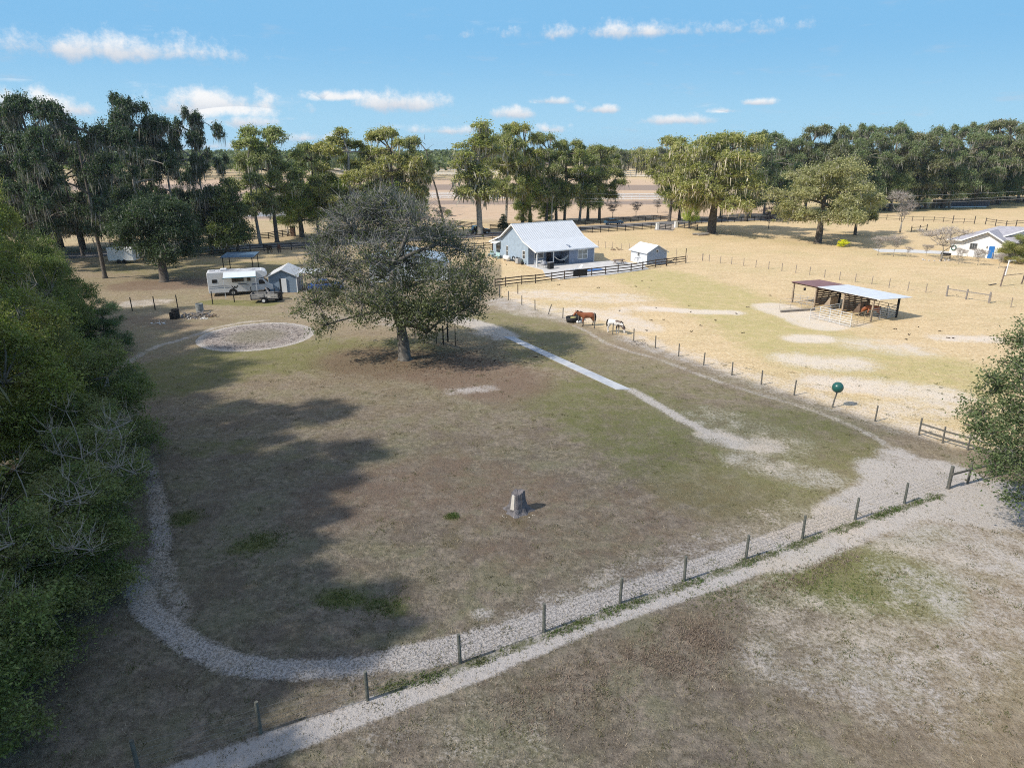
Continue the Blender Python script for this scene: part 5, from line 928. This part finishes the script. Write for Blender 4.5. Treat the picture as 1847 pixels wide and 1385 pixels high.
def swoosh(pts,w,m,nm='stripe'):
    vs=[];fs=[]
    for i,(x,z) in enumerate(pts):
        ww_=w*math.sin(math.pi*(i+.6)/(len(pts)+.2)); vs+=[(x,-.008,z-ww_/2),(x,-.008,z+ww_/2),(x,-.003,z-ww_/2),(x,-.003,z+ww_/2)]
    for i in range(len(pts)-1): fs.append((4*i,4*i+4,4*i+5,4*i+1))
    return MB().add(vs,fs).build(nm,m,rv)
swoosh([(.1,1.25),(1,1.33),(2,1.30),(2.7,1.22)],.10,sg); swoosh([(3.4,1.45),(4.0,1.5),(4.6,1.42)],.07,sg); swoosh([(3.6,1.45),(4.3,1.42),(5.0,1.32),(5.8,1.33),(6.0,1.36)],.14,st_); swoosh([(.1,1.05),(1.4,1.10),(2.8,1.05)],.06,st_)
MB().prism([(2.75,1.28),(2.87,1.28),(3.0,.98),(3.1,1.2),(3.2,1.2),(3.3,.98),(3.42,1.2),(3.72,1.2),(3.72,1.28),(3.36,1.28),(3.27,1.12),(3.15,1.28),(3.05,1.28),(2.97,1.12),(2.9,1.28)][:1]+[(2.87,1.28),(3.0,1.05),(3.1,1.22),(3.2,1.22),(3.3,1.05),(3.45,1.28),(3.6,1.28),(3.36,.95),(3.22,.95),(3.15,1.08),(3.08,.95),(2.94,.95)],'y',-.011,-.004).build('emblem',M_black,rv)
def wheel(par,x,y,r,w=.2,hub=M_steel,nm='wheel'):
    o=MB().tube([(x,y-w/2,r),(x,y-w/2+.03,r),(x,y+w/2-.03,r),(x,y+w/2,r)],[r*.9,r,r,r*.9],20).build(nm,M_rubber,par); MB().tube([(x,y-w/2-.02,r),(x,y-w/2+.02,r)],r*.55,14).build('rim',hub,o); return o
wheel(rv,2.9,.1,.38); wheel(rv,7.05,.2,.38); wheel(rv,2.9,wd_-.1,.38); wheel(rv,7.05,wd_-.2,.38)
MB().tube([(2.9,-.006,.42),(2.9,.25,.42)],.52,18).build('wheel_arch',M_black,rv)
MB().box(1.6,2.4,.8,1.6,3.1,3.38).build('roof_unit',wv,rv,bevel=.08); 
for x,y in ((.5,1.2),(1.0,.6),(3.6,1.4),(5.4,1.2)): MB().box(x,x+.4,y,y+.4,3.1,3.2).build('roof_vent',wv,rv,bevel=.03)
MB().box(.3,6.4,.2,wd_-.2,3.1,3.115).build('roof_skin',mat('camper_roof',(.55,.56,.58),.7,.2,1.2,col2=(.25,.25,.27)),rv)
MB().add([(2.0,-.02,3.0),(5.9,-.02,3.0),(5.9,-2.0,2.62),(2.0,-2.0,2.62),(2.0,-.02,3.04),(5.9,-.02,3.04),(5.9,-2.0,2.66),(2.0,-2.0,2.66)],[(0,3,2,1),(4,5,6,7),(0,1,5,4),(1,2,6,5),(2,3,7,6),(3,0,4,7)]).build('awning',mat('awning_cloth',(.62,.66,.68),.7,.05,2),rv)
MB().tube([(1.95,-2.02,2.62),(5.95,-2.02,2.62)],.05,8).build('awning_roller',mat('awning_teal',(.05,.22,.28),.6),rv)
for x in (2.05,5.85): MB().box(x-.03,x+.03,-2.05,-1.99,0,2.6).build('awning_post',M_white,rv)
MB().box(7.95,8.18,.2,wd_-.2,.45,.68).build('bumper',M_steel,rv); MB().box(6.9,7.0,-.12,.05,1.35,1.65).build('side_mirror',M_white,rv)
# utility trailer
t=tl=root('utility_trailer',(*G(453,547.5),0),rad(9),'low utility trailer with pale slatted sides in front of the camper','trailer'); sl=mat('trailer_slat',(.48,.45,.42),.8,.2,4)
MB().box(0,3.3,0,1.6,.42,.5).build('bed',M_black,tl)
for y in (0,1.57):
    for k in range(3): MB().box(0,3.3,y,y+.03,.56+k*.2,.70+k*.2).build('side_slat',sl,tl)
    for x in (.02,1.6,3.25): MB().box(x,x+.05,y-.025,y-.002,.4,1.15).build('stake',M_black,tl)
MB().box(-.05,-.01,0,1.6,.5,1.1).build('tailgate',mat('tailgate_tan',(.55,.45,.38),.8),tl); MB().beam((3.3,.8,.45),(4.5,.8,.42),.08).build('drawbar',M_black,tl)
wheel(tl,1.55,-.13,.33,.18,M_white); wheel(tl,1.55,1.75,.33,.18,M_white); MB().box(1.1,2.0,-.24,-.03,.68,.72).build('fender',M_black,tl)
m=MB(); rs_=random.Random(8)
for _ in range(9): m.beam((rs_.uniform(.8,3),rs_.uniform(.2,1.3),.55+rs_.uniform(0,.2)),(rs_.uniform(.8,3),rs_.uniform(.2,1.3),.55+rs_.uniform(0,.35)),.09)
t=root('scrap_lumber',tl.location+Vector((0,0,.0)),tl.rotation_euler[2],'pale scrap lumber lying in the utility trailer','lumber'); m.build('planks',mat('lumber_pale',(.6,.55,.5),.8),t)
t=root('black_crate',G(503,541),rad(9),'tall black crate standing at the front of the utility trailer','crate'); MB().box(-.4,.45,-.35,.35,0,1.05).build('box',M_black,t,bevel=.03); MB().box(-.38,-.3,-.3,-.22,1.05,1.55).box(.1,.17,.1,.17,1.05,1.6).build('handle',M_black,t)
t=root('plank_ramp',G(484,537),0,'orange and white striped board leaning by the utility shed corner','board'); MB().beam((-.4,.4,1.3),(.5,-.2,.0),.16,.04).build('board',mat('striped_board',(.6,.5,.42),.7,stripe=('Z',.3,.8,.4)),t)
# ---------- cars
def car(name,loc,rz,label,col,suv=False,L_=4.6):
    r=root(name,loc,rz,label,'car'); p=mat(name+'_paint',col,.25,.03,1,spec=.6); h1=.95 if not suv else 1.1; h2=1.42 if not suv else 1.78
    MB().prism([(0,.32),(L_,.32),(L_+.02,.6),(L_-.12,h1-.1),(L_-1.15,h1+.02),(.7,h1),(.08,h1-.08),(-.03,.6)],'y',0,1.8).build('body',p,r,bevel=.07)
    MB().prism([(.55,h1),(L_-1.2,h1),(L_-2.0,h2),(1.25 if not suv else .75,h2)],'y',.16,1.64).build('cabin',wg,r,bevel=.05); MB().prism([(1.28 if not suv else .8,h2-.02),(L_-2.02,h2-.02),(L_-2.1,h2+.03),(1.35,h2+.03)],'y',.18,1.62).build('roof',p,r)
    for x in (.85,L_-.9):
        for y in (.05,1.75): wheel(r,x,y,.33)
    for y in (.12,1.38): MB().box(L_-.06,L_+.03,y,y+.3,.62,.78).build('headlight',M_white,r)
    return r
car('parked_sedan',(*G(1093,406.5),0),rad(14),'dark blue sedan parked on the road behind the black fence',(.03,.07,.12),L_=4.7); car('parked_car',(*G(850,423.5),0),rad(22),'black suv parked behind the slim pale trunked oak',(.012,.012,.014),True); car('blue_car',(*G(556,527),0),rad(14),'blue car mostly hidden behind the left branches of the paddock oak',(.03,.09,.30))
car('white_car',(*G(1755,372.5),0),rad(12),'white car parked far off under the right hand wood',(.55,.57,.6),L_=5.2); car('parked_pickup',(*G(1640,376.5),0),rad(8),'pale vehicle far off at the foot of the dark wood behind the white bare tree',(.35,.36,.38),L_=5)
# gate pillars, pole, far yard things
for px,py,l in ((1185.5,414.3,'left white gate pillar at the drive entrance'),(1219,410.9,'right white gate pillar at the drive entrance')):
    t=root('gate_pillar',G(px,py),rad(14),l,'gate pillar','white gate pillars at the drive'); MB().box(-.33,.33,-.33,.33,0,1.4).build('shaft',M_white,t); MB().box(-.38,.38,-.38,.38,1.4,1.5).build('cap',M_white,t)
t=up=root('utility_pole',(*G(995,404),0),rad(12),'thin pale utility pole rising behind the roof of the blue house','utility pole'); hp_=HT(404,346); MB().tube([(0,0,-.2),(0,0,hp_)],[.16,.11],10).build('pole',mat('pale_pole',(.55,.53,.49),.8),up); MB().tube([(.3,0,hp_-1.6),(.3,0,hp_-.9)],.18,10).build('transformer',M_steel,up); MB().beam((-.5,0,hp_-.3),(.5,0,hp_-.3),.1).build('crossarm',M_barkpale,up)
t=root('power_line',(0,0,0),0,'thin power wires strung past the utility pole along the road','power line')
pX,pY=G(995,404); far_l=Vector((pX-62,pY-14,hp_)); far_r=Vector((pX+150,pY+12,hp_+1.0)); far_rr=Vector((pX+310,pY+30,hp_))
for dz in (-.05,-1.3,-2.0):
    for a_,b_ in ((Vector((pX-140,pY-40,hp_)),far_l),(far_l,Vector((pX,pY,hp_))),(Vector((pX,pY,hp_)),far_r),(far_r,far_rr)):
        pts=[a_.lerp(b_,i/10)+Vector((0,0,dz-2.2*(1-(2*i/10-1)**2)*min(1,(b_-a_).length/100))) for i in range(11)]; MB().tube(pts,.018,4,False).build('wire',mat('wire_pale',(.45,.47,.5),.5),t)
t=root('gate_post',G(529,426),0,'stout brown gate post left of the paddock oak top','post'); MB().box(-.45,.45,-.45,.45,0,2.0).build('shaft',mat('brown_block',(.16,.10,.07),.8),t); MB().box(-.55,.55,-.55,.55,2.0,2.15).build('cap',M_black,t)
t=root('arena_stand',G(1680,375),rad(6),'low pen with pale panels far off under the right hand wood','pen'); MB().box(0,6,0,.1,0,2.6).build('side_panel',mat('pen_tan',(.30,.24,.18),.8),t); MB().box(6.1,20,0,.1,.2,2.3).build('mesh_panel',mat('pen_grey',(.10,.11,.14),.6,stripe=('X',1.2,.5,.3)),t); MB().box(2,19,-.2,-.05,0,.35).build('kerb',M_white,t)
for px in (1660,1672): 
    t=root('pen_arch',G(px,376),rad(6),'pale pipe arch beside the far pen','arch','pipe arches by the far pen'); MB().tube([(0,0,0),(0,0,2.3),(.8,0,3.0),(2.2,0,3.0),(2.8,0,2.4),(2.8,0,0)],.08,6).build('pipe',M_steel,t)
fence('board_fence',lerp((1740,366),(1880,361),14),1.5,'black board fence at the foot of the far right wood',M_black,posts='sq',rails=(.4,.85,1.3),rw=(.05,.16))
# ---------- burn pile
def barrel(px,py,h,r_,m,label,cat='barrel'):
    t=root('steel_barrel',G(px,py),0,label,cat); MB().lathe([(.02,0),(r_,0),(r_,h*.33),(r_*1.04,h*.35),(r_,h*.37),(r_,h*.65),(r_*1.04,h*.67),(r_,h*.69),(r_,h),(r_*.93,h),(r_*.93,h-.1),(.02,h-.12)],16).build('drum',m,t)
barrel(318,574.5,1.05,.42,M_black,'large black burn barrel at the left of the ash pile'); barrel(310,575.8,.75,.2,M_black,'narrow black can just left of the burn barrel','can'); barrel(361,562,.95,.42,mat('pale_drum',(.28,.30,.30),.7),'grey stump like drum behind the ash pile')
def pile(name,px,py,rx,ry,n,label,m,sz=(.08,.22),zz=.25,cat='pile'):
    t=root(name,G(px,py),0,label,cat); q=MB(); rs_=random.Random(px)
    for _ in range(n):
        a_=rs_.uniform(0,6.28); d=rs_.random()**.5; x,y=rx*d*math.cos(a_),ry*d*math.sin(a_); s=rs_.uniform(*sz); z=rs_.random()*zz*(1-d)
        if rs_.random()<.5: q.ball((x,y,z+s*.3),s,(1,rs_.uniform(.5,1),.6),6)
        else:
            b2=rs_.uniform(0,3.1); q.beam((x,y,z+.04),(x+math.cos(b2)*s*5,y+math.sin(b2)*s*5,z+.04+rs_.uniform(0,.3)),s*.35)
    q.build('debris',m,t)
pile('ash_pile',350,571,2.0,1.2,70,'ash pile with charred sticks and rubble beside the burn barrel',mat('ash_rubble',(.30,.28,.27),.95,.5,3,col2=(.06,.055,.05)),zz=.5); pile('scrap_heap',288,584,1.0,.4,16,'few white scraps lying left of the ash pile',M_white,(.05,.14),.05,'scraps'); pile('branch_heap',384,572,.9,.5,16,'small heap of brown branches right of the ash pile',tim,(.07,.12),.2); pile('pale_scraps',360,575,1.4,.35,22,'pale broken scraps in front of the ash pile',M_white,(.05,.13),.1,'scraps')
pile('branch_litter',1152,621,.9,.9,26,'dark fallen twigs on the ground by the dividing fence',M_rust,(.03,.07),.2,'branches'); pile('brush_pile',1110,452,1.2,.6,20,'small brown brush pile on the lawn behind the garden shed fence',mat('brush_brown',(.22,.14,.10),.9),(.08,.16),.9)
# weathered log by the great moss oak
t=root('fallen_log',G(1265,424.5),rad(8),'pale brush and logs lying left of the great moss oak trunk','log pile'); m=MB(); [m.tube([(random.uniform(-2,-1),random.uniform(-.8,.8),.2),(random.uniform(0,2.5),random.uniform(-.8,.8),.3)],random.uniform(.1,.25),7) for _ in range(7)]; m.build('log',M_barkpale,t)
# ---------- ground cover
def scatter(name,label,n,area,hmin,hmax,w,m,clump=5,seed=1,wt=None):
    r2=np.random.default_rng(seed); P=area(n,r2); n=len(P); B=np.repeat(P,clump,0)+np.concatenate([r2.normal(size=(n*clump,2))*.05,np.zeros((n*clump,1))],1); k=len(B)
    h=hmin+(hmax-hmin)*r2.random(k)**2; ang=r2.random(k)*6.28; tl_=r2.normal(size=(k,2))*.5*h[:,None]; U=np.stack([np.cos(ang),np.sin(ang),np.zeros(k)],1)*w/2
    T=B+np.concatenate([tl_,h[:,None]],1); V=np.stack([B-U,B+U,T],1).reshape(-1,3); Q=np.arange(3*k).reshape(k,3); o=npmesh(name,V,Q,m); o['label']=label; o['category']='ground cover'; o['kind']='stuff'; return o
M_dry=leafmat('dry_grass',(.22,.18,.13),(.42,.35,.26),(.17,.17,.09),trans=.1,rough=.9); M_wd=leafmat('weed_green',(.04,.085,.015),(.09,.15,.03),(.12,.12,.05),trans=.2)
def ar_field(n,r2):
    y=12+46*r2.random(n)**1.3; x=(r2.random(n)*2-1)*(6+.82*y); return np.stack([x,y,np.zeros(n)],1)
scatter('dry_grass','short dry turf of the near paddock',42000,ar_field,.02,.10,.026,M_dry,3,1)
def along(pts,w):
    def f(n,r2):
        P=np.array([G(*p) for p in pts]); L_=np.hypot(*(P[1:]-P[:-1]).T); c=np.concatenate([[0],np.cumsum(L_)]); s=r2.random(n)*c[-1]; x=np.interp(s,c,P[:,0]); y=np.interp(s,c,P[:,1]); g=np.sin(s*1.9)+np.sin(s*.7+1)+np.sin(s*4.1); k=r2.random(n)<np.clip(.5+.4*g,.05,1)
        return (np.stack([x,y,np.zeros(n)],1)+np.concatenate([r2.normal(size=(n,2))*w,np.zeros((n,1))],1))[k]
    return f
def ar_clump(n,r2):
    c=ar_field(n//12,r2); p=np.repeat(c,12,0)+np.concatenate([r2.normal(size=(len(c)*12,2))*.16,np.zeros((len(c)*12,1))],1); return p
scatter('turf_clumps','darker clumps of weedy turf dotted over the paddock',9000,ar_clump,.03,.12,.03,leafmat('clump_grass',(.07,.065,.03),(.17,.15,.08),(.08,.10,.03),trans=.1,rough=.9),3,9)
scatter('fence_weeds','green weeds growing along the foot of the bottom wire fence',2500,along(WEED[0][0],.17),.03,.16,.035,M_wd,4,2)
def patch(lst):
    def f(n,r2):
        o=[]
        for px,py,rx,ry in lst: c=G(px,py); o.append(np.stack([c[0]+r2.normal(size=n)*rx,c[1]+r2.normal(size=n)*ry,np.zeros(n)],1))
        return np.concatenate(o)
    return f
scatter('green_tufts','tufts of green grass in the shaded brown paddock',160,patch([(448,985,.7,.9),(480,975,.6,.5),(612,1080,.55,.4),(690,1092,.5,.4),(330,935,.5,.5),(815,931,.14,.14),(1450,1070,1.5,1),(1560,1050,1.5,.8),(1300,1075,.8,.6)]),.03,.13,.03,M_wd,5,3)
def ar_brush(n,r2):
    o=[]
    for a_,b_,w in (((1000,1230),(1330,1110),1.0),((1150,1180),(1290,1215),1.0),((1240,1130),(1300,1180),.9),((1380,1070),(1540,1000),.7),((900,1300),(1100,1240),1.3)):
        A_=np.array(G(*a_));B_=np.array(G(*b_)); s=r2.random(n//5)[:,None]; o.append(A_+(B_-A_)*s+r2.normal(size=(n//5,2))*w*.5)
    p=np.concatenate(o); return np.concatenate([p,np.zeros((len(p),1))],1)
scatter('dead_weeds','brown dead weeds between the outer sand track and the bottom edge',2600,ar_brush,.03,.15,.024,leafmat('dead_weed',(.15,.11,.09),(.30,.24,.19),trans=.1,rough=.9),5,4)
def dung(area,n,seed,name,label):
    r2=np.random.default_rng(seed); P=area(n,r2); q=MB()
    for x,y,_ in P:
        for k in range(4): q.ball((x+r2.normal()*.10,y+r2.normal()*.10,.03),.05+.04*r2.random(),(1,1,.7),6)
    o=q.build(name,mat('dung',(.05,.034,.024),.95)); o['label']=label; o['category']='dung'; o['kind']='stuff'
dung(patch([(1230,590,5,2),(1330,560,8,3),(1700,600,4,2),(1160,512,6,2.5),(1450,530,8,3),(960,640,4,2),(860,480,3,2)]),7,5,'horse_dung','scattered horse droppings over the straw paddock'); 
def litter(n,r2): p=r2.normal(size=(n,2))*np.array([5,4])+np.array([oakX+3,oakY+.5]); return np.concatenate([p,np.zeros((n,1))],1)
scatter('leaf_litter','brown leaf litter under the paddock oak',2600,litter,.02,.06,.09,leafmat('dead_leaf',(.10,.055,.035),(.22,.13,.08),trans=0,rough=.9),3,6)
# ---------- air
m=bpy.data.materials.new('air'); m.use_nodes=True; t_=NT(m.node_tree); pv=t_.n('ShaderNodeVolumePrincipled'); pv.inputs['Color'].default_value=(.80,.88,1,1); pv.inputs['Density'].default_value=HAZE; pv.inputs['Anisotropy'].default_value=.2
oo=t_.n('ShaderNodeOutputMaterial'); t_.l(pv.outputs[0],oo.inputs['Volume'])
if HAZE>0: tag(MB().box(-6200,6200,-90,3060,-1,42).build('haze',m),kind='stuff')['label']='thin blue haze of the distance'
for o in list(bpy.data.objects):
    if o.users_collection==() : bpy.data.objects.remove(o)
